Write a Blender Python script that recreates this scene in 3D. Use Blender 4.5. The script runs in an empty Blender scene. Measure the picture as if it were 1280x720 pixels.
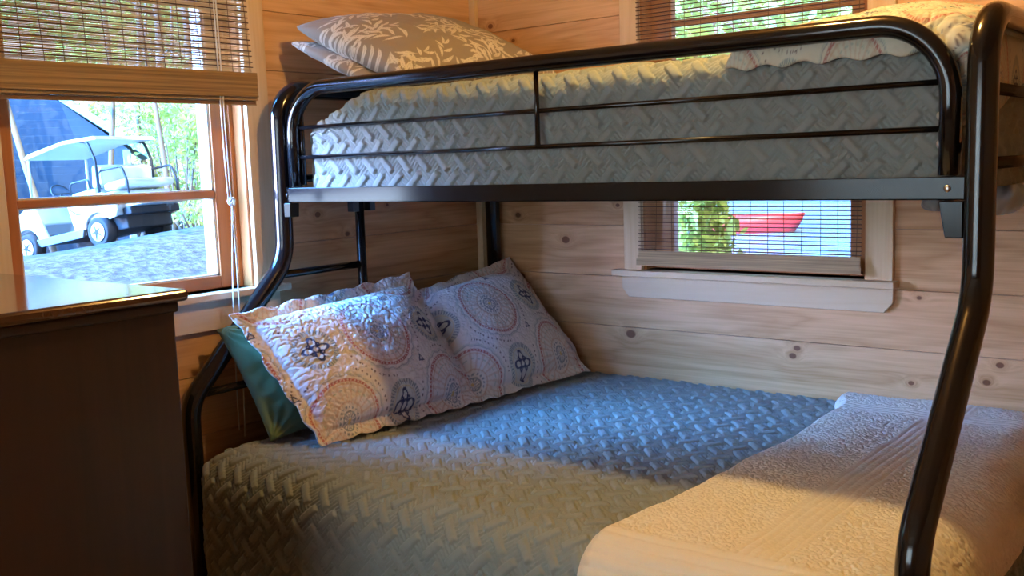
import bpy, math, random
import numpy as np
from mathutils import Vector, Matrix

C = bpy.context.scene.collection
S = bpy.context.scene
random.seed(7)

# ------------------------------------------------------------ camera
# room: left (window) wall is x = 0, back wall is y = 0, floor z = 0
R3 = [[0.786046, 0.617235, -0.034036], [-0.048953, 0.117113, 0.991911], [-0.616229, 0.778021, -0.123000]]
CAM = Vector((2.6476, -3.15, 1.38))
FPX = 1273.1
r_, u_, f_ = [Vector(v).normalized() for v in R3]
u_ = (-f_).cross(r_).normalized(); r_ = u_.cross(-f_).normalized()
cd = bpy.data.cameras.new('camera'); co = bpy.data.objects.new('camera', cd); C.objects.link(co)
m = Matrix((r_, u_, -f_)).transposed().to_4x4(); m.translation = CAM
co.matrix_world = m
cd.sensor_width = 36; cd.lens = FPX / 1280 * 36; cd.clip_start = .02; cd.clip_end = 500
S.camera = co

def at(px, py, depth):
    """point out of doors seen at a pixel, at a depth in metres"""
    return CAM + (r_ * ((px - 640) / FPX) + u_ * ((360 - py) / FPX) + f_) * depth

# ------------------------------------------------------------ light and exposure
S.view_settings.view_transform = 'Standard'; S.view_settings.look = 'None'
S.view_settings.gamma = 1; S.view_settings.use_curve_mapping = False
S.view_settings.exposure = 0.0
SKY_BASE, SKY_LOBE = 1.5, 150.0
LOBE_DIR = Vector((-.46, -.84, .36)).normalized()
SUN_DIR = Vector((.42, -.50, .76)).normalized()       # towards the sun
LAMP_POWER, LAMP_POS = 63.0, (1.62, -1.16, 2.43)
LAMP_COL = (1, .63, .20)

w = bpy.data.worlds.new('sky'); S.world = w; w.use_nodes = True
nt = w.node_tree; nt.nodes.clear()
def N(nt, t, **k):
    n = nt.nodes.new(t)
    for a, b in k.items(): setattr(n, a, b)
    return n
out = N(nt, 'ShaderNodeOutputWorld'); bg = N(nt, 'ShaderNodeBackground')
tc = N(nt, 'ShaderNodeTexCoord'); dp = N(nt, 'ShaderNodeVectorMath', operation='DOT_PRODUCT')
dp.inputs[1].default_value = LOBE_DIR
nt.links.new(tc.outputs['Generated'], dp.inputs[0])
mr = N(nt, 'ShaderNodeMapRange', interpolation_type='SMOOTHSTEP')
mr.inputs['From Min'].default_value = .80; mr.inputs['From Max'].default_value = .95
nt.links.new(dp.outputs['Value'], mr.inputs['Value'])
sx = N(nt, 'ShaderNodeSeparateXYZ'); nt.links.new(tc.outputs['Generated'], sx.inputs[0])
rp = N(nt, 'ShaderNodeValToRGB'); nt.links.new(sx.outputs['Z'], rp.inputs['Fac'])
rp.color_ramp.elements[0].position = 0; rp.color_ramp.elements[0].color = (.95, 1, 1, 1)
rp.color_ramp.elements[1].position = .5; rp.color_ramp.elements[1].color = (.45, .65, 1, 1)
vs = N(nt, 'ShaderNodeVectorMath', operation='SCALE'); vs.inputs['Scale'].default_value = SKY_BASE
nt.links.new(rp.outputs['Color'], vs.inputs[0])
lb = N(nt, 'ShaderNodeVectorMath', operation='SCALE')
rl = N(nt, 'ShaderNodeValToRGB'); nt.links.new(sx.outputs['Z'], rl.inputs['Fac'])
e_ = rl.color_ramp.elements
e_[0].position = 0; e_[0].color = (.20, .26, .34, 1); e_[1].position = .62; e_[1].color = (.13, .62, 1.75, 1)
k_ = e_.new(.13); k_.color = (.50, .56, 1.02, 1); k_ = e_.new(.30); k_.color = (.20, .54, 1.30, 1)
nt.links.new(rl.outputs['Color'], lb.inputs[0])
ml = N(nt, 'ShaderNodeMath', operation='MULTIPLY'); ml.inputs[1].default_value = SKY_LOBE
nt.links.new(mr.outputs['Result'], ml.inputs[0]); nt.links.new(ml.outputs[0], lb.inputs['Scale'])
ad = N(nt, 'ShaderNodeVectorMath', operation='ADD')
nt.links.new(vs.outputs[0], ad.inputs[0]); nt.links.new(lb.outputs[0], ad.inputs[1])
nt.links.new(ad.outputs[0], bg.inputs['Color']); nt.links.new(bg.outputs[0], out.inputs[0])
w.cycles.sampling_method = 'MANUAL'; w.cycles.sample_map_resolution = 1024

sl = bpy.data.lights.new('sun', 'SUN'); sl.energy = 12; sl.angle = .01; sl.color = (1, .93, .80)
so = bpy.data.objects.new('sun', sl); C.objects.link(so)
so.rotation_euler = SUN_DIR.to_track_quat('Z', 'Y').to_euler(); so.location = (-6, -6, 12)

# ------------------------------------------------------------ material helpers
def newmat(name):
    m = bpy.data.materials.new(name); m.use_nodes = True
    n = m.node_tree; b = n.nodes['Principled BSDF']
    return m, n, b
def lk(n, a, b): n.links.new(a, b)
def plain(name, col, rough=.5, metal=0, spec=.5, bump=0, bscale=200, coat=0, sheen=0):
    m, n, b = newmat(name)
    b.inputs['Base Color'].default_value = (*col, 1); b.inputs['Roughness'].default_value = rough
    b.inputs['Metallic'].default_value = metal; b.inputs['Specular IOR Level'].default_value = spec
    b.inputs['Coat Weight'].default_value = coat; b.inputs['Coat Roughness'].default_value = .03
    b.inputs['Sheen Weight'].default_value = sheen
    # slight procedural variation
    t = N(n, 'ShaderNodeTexCoord'); no = N(n, 'ShaderNodeTexNoise'); no.inputs['Scale'].default_value = bscale
    lk(n, t.outputs['Object'], no.inputs['Vector'])
    mx = N(n, 'ShaderNodeMix', data_type='RGBA', blend_type='MULTIPLY'); mx.inputs[0].default_value = .12
    mx.inputs[6].default_value = (*col, 1); lk(n, no.outputs['Color'], mx.inputs[7]); 
    lk(n, mx.outputs[2], b.inputs['Base Color'])
    if bump:
        bp = N(n, 'ShaderNodeBump'); bp.inputs['Strength'].default_value = bump; bp.inputs['Distance'].default_value = .002
        lk(n, no.outputs['Fac'], bp.inputs['Height']); lk(n, bp.outputs[0], b.inputs['Normal'])
    return m
def emis(name, col, s):
    m = bpy.data.materials.new(name); m.use_nodes = True; n = m.node_tree; n.nodes.clear()
    o = N(n, 'ShaderNodeOutputMaterial'); e = N(n, 'ShaderNodeEmission')
    e.inputs[0].default_value = (*col, 1); e.inputs[1].default_value = s; lk(n, e.outputs[0], o.inputs[0])
    return m

def wood(name, grain='X', light=(.72, .435, .23), dark=(.47, .24, .09), boards=None, knots=(), rough=.45, coat=0., gs=1., contrast=1.15, knotcol=(.15, .045, .013)):
    """grain = world axis the grain runs along; boards = (axis, origin, pitch) tells planks apart"""
    m, n, b = newmat(name)
    ge = N(n, 'ShaderNodeNewGeometry'); sp = N(n, 'ShaderNodeSeparateXYZ'); lk(n, ge.outputs['Position'], sp.inputs[0])
    def M(op, a, c=None, d=None):
        x = N(n, 'ShaderNodeMath', operation=op)
        for i, v in enumerate((a, c, d)):
            if v is None: continue
            if isinstance(v, (int, float)): x.inputs[i].default_value = v
            else: lk(n, v, x.inputs[i])
        return x.outputs[0]
    off = 0.0
    if boards:
        ax, o0, pt = boards
        idx = M('FLOOR', M('DIVIDE', M('SUBTRACT', sp.outputs[ax], o0), pt))
        wn = N(n, 'ShaderNodeTexWhiteNoise', noise_dimensions='1D'); lk(n, M('ADD', idx, 3.37), wn.inputs['W'])
        off = wn.outputs['Value']
    cx = N(n, 'ShaderNodeCombineXYZ')
    for k, ax in enumerate('XYZ'):
        s = 1.1 * gs if ax == grain else 11.0 * gs
        v = M('MULTIPLY', sp.outputs[ax], s)
        if boards: v = M('ADD', v, M('MULTIPLY', off, 37.0 + 11 * k))
        lk(n, v, cx.inputs[k])
    # knots: local swirl + dark spot
    kn = None; 
    for (a, c2, rr) in knots:      # (along, z, radius)
        da = M('MULTIPLY', M('SUBTRACT', sp.outputs[grain], a), .75)
        dz = M('SUBTRACT', sp.outputs['Z'], c2)
        d = M('DIVIDE', M('SQRT', M('ADD', M('MULTIPLY', da, da), M('MULTIPLY', dz, dz))), rr)
        kn = d if kn is None else M('MINIMUM', kn, d)
    vec = cx.outputs[0]
    if kn is not None:
        sw = M('DIVIDE', 1.0, M('ADD', 1.0, M('MULTIPLY', kn, kn)))
        av = N(n, 'ShaderNodeVectorMath', operation='ADD'); lk(n, vec, av.inputs[0])
        c3 = N(n, 'ShaderNodeCombineXYZ')
        for k in range(3): lk(n, M('MULTIPLY', sw, .9), c3.inputs[k])
        lk(n, c3.outputs[0], av.inputs[1]); vec = av.outputs[0]
    n1 = N(n, 'ShaderNodeTexNoise'); n1.inputs['Scale'].default_value = 1.0; n1.inputs['Detail'].default_value = 3; n1.inputs['Distortion'].default_value = .4
    lk(n, vec, n1.inputs['Vector'])
    rings = M('PINGPONG', M('MULTIPLY', n1.outputs['Fac'], 9.0), 1.0)
    v2 = N(n, 'ShaderNodeVectorMath', operation='MULTIPLY'); lk(n, vec, v2.inputs[0])
    v2.inputs[1].default_value = [3 if ax == grain else 14 for ax in 'XYZ']
    n2 = N(n, 'ShaderNodeTexNoise'); n2.inputs['Scale'].default_value = 1.0; n2.inputs['Detail'].default_value = 4
    lk(n, v2.outputs[0], n2.inputs['Vector'])
    f = M('ADD', M('MULTIPLY', M('POWER', rings, 1.6), .55 * contrast), M('MULTIPLY', M('SUBTRACT', n2.outputs['Fac'], .35), .9 * contrast))
    if boards: f = M('ADD', f, M('MULTIPLY', M('SUBTRACT', off, .5), .45))
    cl = N(n, 'ShaderNodeClamp'); lk(n, f, cl.inputs[0])
    mx = N(n, 'ShaderNodeMix', data_type='RGBA'); mx.inputs[6].default_value = (*light, 1); mx.inputs[7].default_value = (*dark, 1)
    lk(n, cl.outputs[0], mx.inputs[0]); col = mx.outputs[2]
    if kn is not None:
        def ss(a, c2):
            q = N(n, 'ShaderNodeMapRange', interpolation_type='SMOOTHSTEP'); lk(n, kn, q.inputs['Value'])
            q.inputs['From Min'].default_value = a; q.inputs['From Max'].default_value = c2
            q.inputs['To Min'].default_value = 1; q.inputs['To Max'].default_value = 0; return q.outputs[0]
        h = N(n, 'ShaderNodeMix', data_type='RGBA'); lk(n, M('MULTIPLY', ss(.8, 3.2), .4), h.inputs[0]); lk(n, col, h.inputs[6])
        h.inputs[7].default_value = (.42, .20, .07, 1)
        k2 = N(n, 'ShaderNodeMix', data_type='RGBA'); lk(n, M('MULTIPLY', ss(.75, 1.1), .92), k2.inputs[0]); lk(n, h.outputs[2], k2.inputs[6])
        k2.inputs[7].default_value = (*knotcol, 1); col = k2.outputs[2]
    lk(n, col, b.inputs['Base Color'])
    b.inputs['Roughness'].default_value = rough; b.inputs['Coat Weight'].default_value = coat; b.inputs['Coat Roughness'].default_value = .12
    bp = N(n, 'ShaderNodeBump'); bp.inputs['Strength'].default_value = .12; bp.inputs['Distance'].default_value = .001
    lk(n, n2.outputs['Fac'], bp.inputs['Height']); lk(n, bp.outputs[0], b.inputs['Normal'])
    return m

def cloth_col(name, rough=.85, fine=900, bump=.25, sheen=.15, transl=0):
    """fabric whose print comes from the mesh colour attribute 'print'"""
    m, n, b = newmat(name)
    a = N(n, 'ShaderNodeAttribute', attribute_name='print'); lk(n, a.outputs['Color'], b.inputs['Base Color'])
    b.inputs['Roughness'].default_value = rough; b.inputs['Sheen Weight'].default_value = sheen; b.inputs['Specular IOR Level'].default_value = .2
    t = N(n, 'ShaderNodeTexCoord'); no = N(n, 'ShaderNodeTexNoise'); no.inputs['Scale'].default_value = fine
    lk(n, t.outputs['Object'], no.inputs['Vector'])
    bp = N(n, 'ShaderNodeBump'); bp.inputs['Strength'].default_value = bump; bp.inputs['Distance'].default_value = .001
    lk(n, no.outputs['Fac'], bp.inputs['Height']); lk(n, bp.outputs[0], b.inputs['Normal'])
    return m
def fabric(name, col, rough=.85, fine=700, bump=.3, sheen=.15):
    m, n, b = newmat(name)
    t = N(n, 'ShaderNodeTexCoord'); no = N(n, 'ShaderNodeTexNoise'); no.inputs['Scale'].default_value = fine
    lk(n, t.outputs['Object'], no.inputs['Vector'])
    mx = N(n, 'ShaderNodeMix', data_type='RGBA', blend_type='MULTIPLY'); mx.inputs[0].default_value = .15
    mx.inputs[6].default_value = (*col, 1); lk(n, no.outputs['Color'], mx.inputs[7]); lk(n, mx.outputs[2], b.inputs['Base Color'])
    b.inputs['Roughness'].default_value = rough; b.inputs['Sheen Weight'].default_value = sheen; b.inputs['Specular IOR Level'].default_value = .2
    bp = N(n, 'ShaderNodeBump'); bp.inputs['Strength'].default_value = bump; bp.inputs['Distance'].default_value = .001
    lk(n, no.outputs['Fac'], bp.inputs['Height']); lk(n, bp.outputs[0], b.inputs['Normal'])
    return m
def translucent(name, col, t=.4, rough=.7, streak=0, axis=1):
    m, n, b = newmat(name); o = n.nodes['Material Output']
    b.inputs['Roughness'].default_value = rough
    tr = N(n, 'ShaderNodeBsdfTranslucent'); mxs = N(n, 'ShaderNodeMixShader'); mxs.inputs[0].default_value = t
    tcn = N(n, 'ShaderNodeTexCoord'); mp = N(n, 'ShaderNodeMapping'); no = N(n, 'ShaderNodeTexNoise')
    sc = [170, 170, 170]; sc[axis] = 2.0
    mp.inputs['Scale'].default_value = sc; no.inputs['Scale'].default_value = 1 if streak else 8
    lk(n, tcn.outputs['Object'], mp.inputs[0]); lk(n, mp.outputs[0], no.inputs['Vector'])
    rp = N(n, 'ShaderNodeValToRGB'); lk(n, no.outputs['Fac'], rp.inputs[0])
    rp.color_ramp.elements[0].position = .3; rp.color_ramp.elements[1].position = .7
    rp.color_ramp.elements[0].color = (*[c * .55 for c in col], 1); rp.color_ramp.elements[1].color = (*[min(1, c * 1.2) for c in col], 1)
    lk(n, rp.outputs[0], b.inputs['Base Color']); lk(n, rp.outputs[0], tr.inputs[0])
    lk(n, b.outputs[0], mxs.inputs[1]); lk(n, tr.outputs[0], mxs.inputs[2]); lk(n, mxs.outputs[0], o.inputs[0])
    return m

# ------------------------------------------------------------ mesh helpers
def tag(o, label=None, cat=None, group=None, kind=None):
    if label: o['label'] = label
    if cat: o['category'] = cat
    if group: o['group'] = group
    if kind: o['kind'] = kind
    return o
def empty(name, loc, label, cat, group=None):
    o = bpy.data.objects.new(name, None); C.objects.link(o); o.location = loc; o.empty_display_size = .1
    return tag(o, label, cat, group)
class MB:
    """collects shapes, then links them as one mesh object"""
    def __init__(s): s.v = []; s.f = []; s.sm = []
    def add(s, vs, fs, smooth=False):
        k = len(s.v); s.v += [tuple(v) for v in vs]; s.f += [tuple(i + k for i in f) for f in fs]; s.sm += [smooth] * len(fs)
    def box(s, x0, x1, y0, y1, z0, z1):
        vs = [(x, y, z) for x in (x0, x1) for y in (y0, y1) for z in (z0, z1)]
        s.add(vs, [(0, 1, 3, 2), (4, 6, 7, 5), (0, 4, 5, 1), (2, 3, 7, 6), (0, 2, 6, 4), (1, 5, 7, 3)]); return s
    def prism(s, pts, a, d):
        """pts: list of 3D points of a polygon; d: extrusion vector"""
        n = len(pts); A = [Vector(p) for p in pts]; B = [p + Vector(d) for p in A]
        s.add(A + B, [tuple(range(n))[::-1], tuple(range(n, 2 * n))] + [(i, (i + 1) % n, (i + 1) % n + n, i + n) for i in range(n)]); return s
    def tube(s, pts, r, seg=14, caps=True, closed=False):
        P = [Vector(p) for p in pts]; n = len(P)
        rr = r if isinstance(r, (list, tuple)) else [r] * n
        ring = []; prev = None
        for i in range(n):
            if closed: t = P[(i + 1) % n] - P[i - 1]
            else: t = P[min(i + 1, n - 1)] - P[max(i - 1, 0)]
            t.normalize()
            if prev is None:
                a = Vector((0, 0, 1)) if abs(t.z) < .9 else Vector((1, 0, 0))
                nn = (a - t * a.dot(t)).normalized()
            else: nn = (prev - t * prev.dot(t)).normalized()
            prev = nn; bb = t.cross(nn)
            ring.append([P[i] + (nn * math.cos(2 * math.pi * k / seg) + bb * math.sin(2 * math.pi * k / seg)) * rr[i] for k in range(seg)])
        vs = [v for q in ring for v in q]; fs = []
        m = n if closed else n - 1
        for i in range(m):
            j = (i + 1) % n
            for k in range(seg): fs.append((i * seg + k, i * seg + (k + 1) % seg, j * seg + (k + 1) % seg, j * seg + k))
        if caps and not closed: fs += [tuple(range(seg))[::-1], tuple((n - 1) * seg + k for k in range(seg))]
        s.add(vs, fs, True); return s
    def sphere(s, c, r, su=16, sv=10, sc=(1, 1, 1), z0=-1):
        vs = []; fs = []
        for i in range(sv + 1):
            th = math.pi * i / sv
            for j in range(su):
                a = 2 * math.pi * j / su
                vs.append((c[0] + r * sc[0] * math.sin(th) * math.cos(a), c[1] + r * sc[1] * math.sin(th) * math.sin(a), c[2] + r * sc[2] * max(z0, math.cos(th))))
        for i in range(sv):
            for j in range(su): fs.append((i * su + j, (i + 1) * su + j, (i + 1) * su + (j + 1) % su, i * su + (j + 1) % su))
        s.add(vs, fs, True); return s
    def build(s, name, mat, parent=None, bevel=0, bseg=2):
        me = bpy.data.meshes.new(name); me.from_pydata([tuple(v) for v in s.v], [], s.f); me.validate(); 
        if len(me.polygons) == len(s.sm): me.polygons.foreach_set('use_smooth', s.sm)
        me.materials.append(mat)
        o = bpy.data.objects.new(name, me); C.objects.link(o)
        if parent is not None: o.parent = parent; o.matrix_parent_inverse = parent_inv(parent)
        if bevel:
            b = o.modifiers.new('bevel', 'BEVEL'); b.width = bevel; b.segments = bseg; b.limit_method = 'ANGLE'; b.angle_limit = math.radians(40)
        return o
def world_mat(o):
    m = o.matrix_basis.copy()
    if o.parent: m = world_mat(o.parent) @ o.matrix_parent_inverse @ m
    return m
def parent_inv(p): return world_mat(p).inverted()

def gridmesh(name, P, mat, parent=None, col=None, closed=None, smooth=True):
    """P: (n, m, 3) array of points -> a quad mesh"""
    n, m_ = P.shape[:2]
    idx = np.arange(n * m_).reshape(n, m_)
    q = np.stack([idx[:-1, :-1], idx[1:, :-1], idx[1:, 1:], idx[:-1, 1:]], -1).reshape(-1, 4)
    V = P.reshape(-1, 3); 
    return rawmesh(name, V, q, mat, parent, None if col is None else col.reshape(-1, 4), smooth)
def rawmesh(name, V, q, mat, parent=None, col=None, smooth=True):
    me = bpy.data.meshes.new(name)
    me.vertices.add(len(V)); me.vertices.foreach_set('co', np.ascontiguousarray(V, dtype=np.float32).ravel())
    me.loops.add(q.size); me.loops.foreach_set('vertex_index', np.ascontiguousarray(q, dtype=np.int32).ravel())
    me.polygons.add(len(q)); me.polygons.foreach_set('loop_start', np.arange(0, q.size, q.shape[1], dtype=np.int32))
    me.polygons.foreach_set('loop_total', np.full(len(q), q.shape[1], dtype=np.int32))
    me.polygons.foreach_set('use_smooth', np.full(len(q), smooth))
    if col is not None:
        a = me.color_attributes.new('print', 'FLOAT_COLOR', 'POINT'); a.data.foreach_set('color', np.ascontiguousarray(col, dtype=np.float32).ravel())
    me.materials.append(mat); me.update(calc_edges=True); me.validate()
    o = bpy.data.objects.new(name, me); C.objects.link(o)
    if parent is not None: o.parent = parent; o.matrix_parent_inverse = parent_inv(parent)
    return o
def two_sided_grid(name, Pf, Pb, mat, parent=None, col=None):
    """front and back sheets sharing their rim"""
    n, m_ = Pf.shape[:2]; idx = np.arange(n * m_).reshape(n, m_)
    q = np.stack([idx[:-1, :-1], idx[1:, :-1], idx[1:, 1:], idx[:-1, 1:]], -1).reshape(-1, 4)
    jdx = idx + n * m_
    jdx[0] = idx[0]; jdx[-1] = idx[-1]; jdx[:, 0] = idx[:, 0]; jdx[:, -1] = idx[:, -1]
    q2 = np.stack([jdx[:-1, :-1], jdx[:-1, 1:], jdx[1:, 1:], jdx[1:, :-1]], -1).reshape(-1, 4)
    V = np.concatenate([Pf.reshape(-1, 3), Pb.reshape(-1, 3)])
    c = None if col is None else np.concatenate([col.reshape(-1, 4)] * 2)
    return rawmesh(name, V, np.concatenate([q, q2]), mat, parent, c)
def grid_normals(P):
    a = np.gradient(P, axis=0); b = np.gradient(P, axis=1); nn = np.cross(a, b)
    return nn / (np.linalg.norm(nn, axis=-1, keepdims=True) + 1e-12)

def hsh(i, j, seed):
    v = np.sin(i * 127.1 + j * 311.7 + seed * 74.7) * 43758.5453
    return v - np.floor(v)
def vnoise(x, y, seed=0):
    """gradient noise, about -0.7 .. 0.7"""
    xi, yi = np.floor(x), np.floor(y); xf, yf = x - xi, y - yi
    u = xf ** 3 * (xf * (xf * 6 - 15) + 10); v = yf ** 3 * (yf * (yf * 6 - 15) + 10)
    def g(dx, dy):
        a = hsh(xi + dx, yi + dy, seed) * 2 * np.pi
        return np.cos(a) * (xf - dx) + np.sin(a) * (yf - dy)
    return (g(0, 0) * (1 - u) + g(1, 0) * u) * (1 - v) + (g(0, 1) * (1 - u) + g(1, 1) * u) * v
def sstep(a, b, x):
    t = np.clip((x - a) / (b - a), 0, 1); return t * t * (3 - 2 * t)

def fillet(pts, r, k=8):
    """polyline with rounded corners; r a number or one per inner point"""
    P = [Vector(p) for p in pts]; o = [P[0]]
    for i in range(1, len(P) - 1):
        rr = r[i - 1] if isinstance(r, (list, tuple)) else r
        a = (P[i - 1] - P[i]); b = (P[i + 1] - P[i]); la, lb_ = a.length, b.length; a.normalize(); b.normalize()
        ang = a.angle(b); t = min(rr / math.tan(ang / 2), la * .49, lb_ * .49); re = t * math.tan(ang / 2)
        c = P[i] + (a + b).normalized() * (re / math.sin(ang / 2))
        p0 = P[i] + a * t; p1 = P[i] + b * t; v0 = p0 - c; v1 = p1 - c; sw = v0.angle(v1)
        for q in range(k + 1):
            f = q / k
            o.append(c + (v0 * math.sin((1 - f) * sw) + v1 * math.sin(f * sw)) / math.sin(sw))
    o.append(P[-1]); return o

# ------------------------------------------------------------ materials
PZ, PP = .765 - 3 * .186, .186
k_back = [(.196, 1.172, .010), (.42, 1.08, .014), (.20, .93, .017), (.70, .74, .016), (1.335, .742, .009), (1.32, .715, .010), (1.76, .60, .010), (1.95, .745, .009), (1.915, .69, .009), (1.70, .665, .007), (.09, 1.905, .010), (.20, 1.84, .007), (1.72, .93, .006), (.655, 1.21, .007)]
k_left = [(-.85, 1.225, .010), (-.965, 1.233, .010), (-.92, 1.65, .009), (-.72, 1.15, .008), (-.52, 1.24, .006), (-1.60, .5, .012), (-.3, 2.02, .012)]
MW_back = wood('pine_boards_back', 'X', boards=('Z', PZ, PP), knots=k_back)
MW_left = wood('pine_boards_left', 'Y', boards=('Z', PZ, PP), knots=k_left)
MW_far = wood('pine_boards', 'X', boards=('Z', PZ, PP))
MT_vert = wood('pine_trim_upright', 'Z', light=(.70, .52, .32), dark=(.55, .35, .17), contrast=.7)
MT_x = wood('pine_trim_back', 'X', light=(.66, .52, .34), dark=(.60, .44, .26), contrast=.6)
MT_y = wood('pine_trim_left', 'Y', light=(.72, .56, .37), dark=(.60, .42, .24), contrast=.6)
MS_z = wood('orange_sash_upright', 'Z', light=(.52, .20, .06), dark=(.34, .11, .03), contrast=.7, rough=.35, coat=.2)
MS_y = wood('orange_sash_level', 'Y', light=(.50, .19, .06), dark=(.33, .10, .03), contrast=.7, rough=.35, coat=.2)
M_floor = wood('floor_planks', 'X', light=(.40, .24, .12), dark=(.26, .13, .05), boards=('Y', 0, .14), coat=.3)
M_ceil = wood('ceiling_boards', 'Y', boards=('X', 0, .14))
M_mahog = wood('dark_red_stained_wood', 'Z', light=(.026, .009, .006), dark=(.013, .005, .003), rough=.42, coat=.12, gs=.7)
M_mahog_top = wood('dark_red_varnished_top', 'X', light=(.060, .022, .010), dark=(.034, .011, .006), rough=.14, coat=.9, gs=.7)
M_black = plain('gloss_black_metal', (.006, .006, .007), rough=.15, spec=.4, coat=.25)
M_beam = plain('black_beam_enamel', (.006, .006, .007), rough=.16, spec=.24, coat=.0)
M_black2 = plain('satin_black_metal', (.008, .008, .009), rough=.3)
M_zinc = plain('zinc_bolt', (.6, .6, .6), rough=.3, metal=1)
M_quilt = fabric('sage_quilt', (.265, .298, .285), fine=500, bump=.35)
M_white = fabric('cream_blanket', (.84, .80, .69), fine=500, bump=.35)
M_print = cloth_col('printed_cotton')
M_green = fabric('green_cotton', (.13, .20, .095), bump=.1)
M_blue = fabric('pale_blue_cotton', (.38, .52, .70))
M_grey = fabric('grey_cotton', (.18, .19, .20))
M_tick = fabric('mattress_ticking', (.6, .6, .58))
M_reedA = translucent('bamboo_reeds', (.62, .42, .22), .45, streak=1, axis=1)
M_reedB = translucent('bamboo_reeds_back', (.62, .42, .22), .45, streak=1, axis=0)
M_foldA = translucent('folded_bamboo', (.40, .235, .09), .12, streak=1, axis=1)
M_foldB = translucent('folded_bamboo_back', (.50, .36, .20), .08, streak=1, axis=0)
M_stick = plain('dark_bamboo_stick', (.075, .025, .012), rough=.6)
M_thread = plain('brown_thread', (.20, .10, .045), rough=.9)
M_cord = plain('white_cord', (.72, .66, .58), rough=.9)
mg, ng, bgk = newmat('window_glass'); og = ng.nodes['Material Output']
t1 = N(ng, 'ShaderNodeBsdfTransparent'); g1 = N(ng, 'ShaderNodeBsdfGlossy'); g1.inputs['Roughness'].default_value = .02
fr = N(ng, 'ShaderNodeFresnel'); fr.inputs[0].default_value = 1.45; ms = N(ng, 'ShaderNodeMixShader')
gq = N(ng, 'ShaderNodeNewGeometry'); gi = N(ng, 'ShaderNodeMath', operation='SUBTRACT'); gi.inputs[0].default_value = 1; lk(ng, gq.outputs['Backfacing'], gi.inputs[1])
gm2 = N(ng, 'ShaderNodeMath', operation='MULTIPLY'); lk(ng, gi.outputs[0], gm2.inputs[0]); lk(ng, fr.outputs[0], gm2.inputs[1])
lk(ng, gm2.outputs[0], ms.inputs[0]); lk(ng, t1.outputs[0], ms.inputs[1]); lk(ng, g1.outputs[0], ms.inputs[2]); lk(ng, ms.outputs[0], og.inputs[0])
M_glass = mg

# ------------------------------------------------------------ room shell
RX, RY, RZ, WT = 4.3, -4.7, 2.45, .14
W1 = dict(a0=-1.90, a1=-1.125, z0=1.015, z1=2.12)        # window in the left wall, along y
W2 = dict(a0=.76, a1=1.565, z0=.98, z1=2.12)             # window in the back wall, along x
def board_wall(name, mat, axis, lo, hi, face, thick, hole=None):
    """planked wall with hairline V gaps; axis 'x' or 'y' = direction it runs"""
    mb = MB(); zs = [max(0, PZ + k * PP) for k in range(-2, 15)]; zs = sorted(set([z for z in zs if 0 <= z < RZ] + [0, RZ]))
    def bx(a0, a1, z0, z1, d0, d1):
        if axis == 'x': mb.box(a0, a1, min(d0, d1), max(d0, d1), z0, z1)
        else: mb.box(min(d0, d1), max(d0, d1), a0, a1, z0, z1)
    g = .0011
    for z0, z1 in zip(zs[:-1], zs[1:]):
        if z1 - z0 < .004: continue
        segs = [(lo, hi, z0 + g, z1 - g)]
        if hole and z1 > hole['z0'] and z0 < hole['z1']:
            segs = [(lo, hole['a0'], z0 + g, z1 - g), (hole['a1'], hi, z0 + g, z1 - g)]
            if z0 < hole['z0']: segs.append((hole['a0'], hole['a1'], z0 + g, hole['z0']))
            if z1 > hole['z1']: segs.append((hole['a0'], hole['a1'], hole['z1'], z1 - g))
        for a0, a1, q0, q1 in segs: bx(a0, a1, q0, q1, face, face + .02 * (1 if thick > 0 else -1))
    # studs and sheathing behind the boards
    b0, b1 = face + .02 * (1 if thick > 0 else -1), face + thick
    if hole:
        for a0, a1, q0, q1 in ((lo, hole['a0'], 0, RZ), (hole['a1'], hi, 0, RZ), (hole['a0'], hole['a1'], 0, hole['z0']), (hole['a0'], hole['a1'], hole['z1'], RZ)): bx(a0, a1, q0, q1, b0, b1)
    else: bx(lo, hi, 0, RZ, b0, b1)
    return tag(mb.build(name, mat), kind='structure')
board_wall('wall_back', MW_back, 'x', -WT, RX + WT, 0, WT, W2)
board_wall('wall_left', MW_left, 'y', RY, 0, 0, -WT, W1)
board_wall('wall_right', MW_far, 'y', RY, 0, RX, WT)
W3 = dict(a0=.30, a1=2.30, z0=1.00, z1=2.15)             # made-up window behind the camera, added for fill light
board_wall('wall_front', MW_far, 'x', -WT, RX + WT, RY, -WT, W3)
tag(MB().box(-WT, RX + WT, RY - WT, WT, -.12, 0).build('floor', M_floor), kind='structure')
tag(MB().box(-WT, RX + WT, RY - WT, WT, RZ, RZ + .12).build('ceiling', M_ceil), kind='structure')
tag(MB().box(0, .030, -.022, 0, 0, RZ).build('trim_1', MT_vert, bevel=.002), kind='structure')
tag(MB().box(0, .016, -.95, -.022, 0, .12).build('baseboard_left', MT_y, bevel=.002), kind='structure')
tag(MB().box(.03, RX, -.016, 0, 0, .12).build('baseboard_back', MT_x, bevel=.002), kind='structure')

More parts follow.
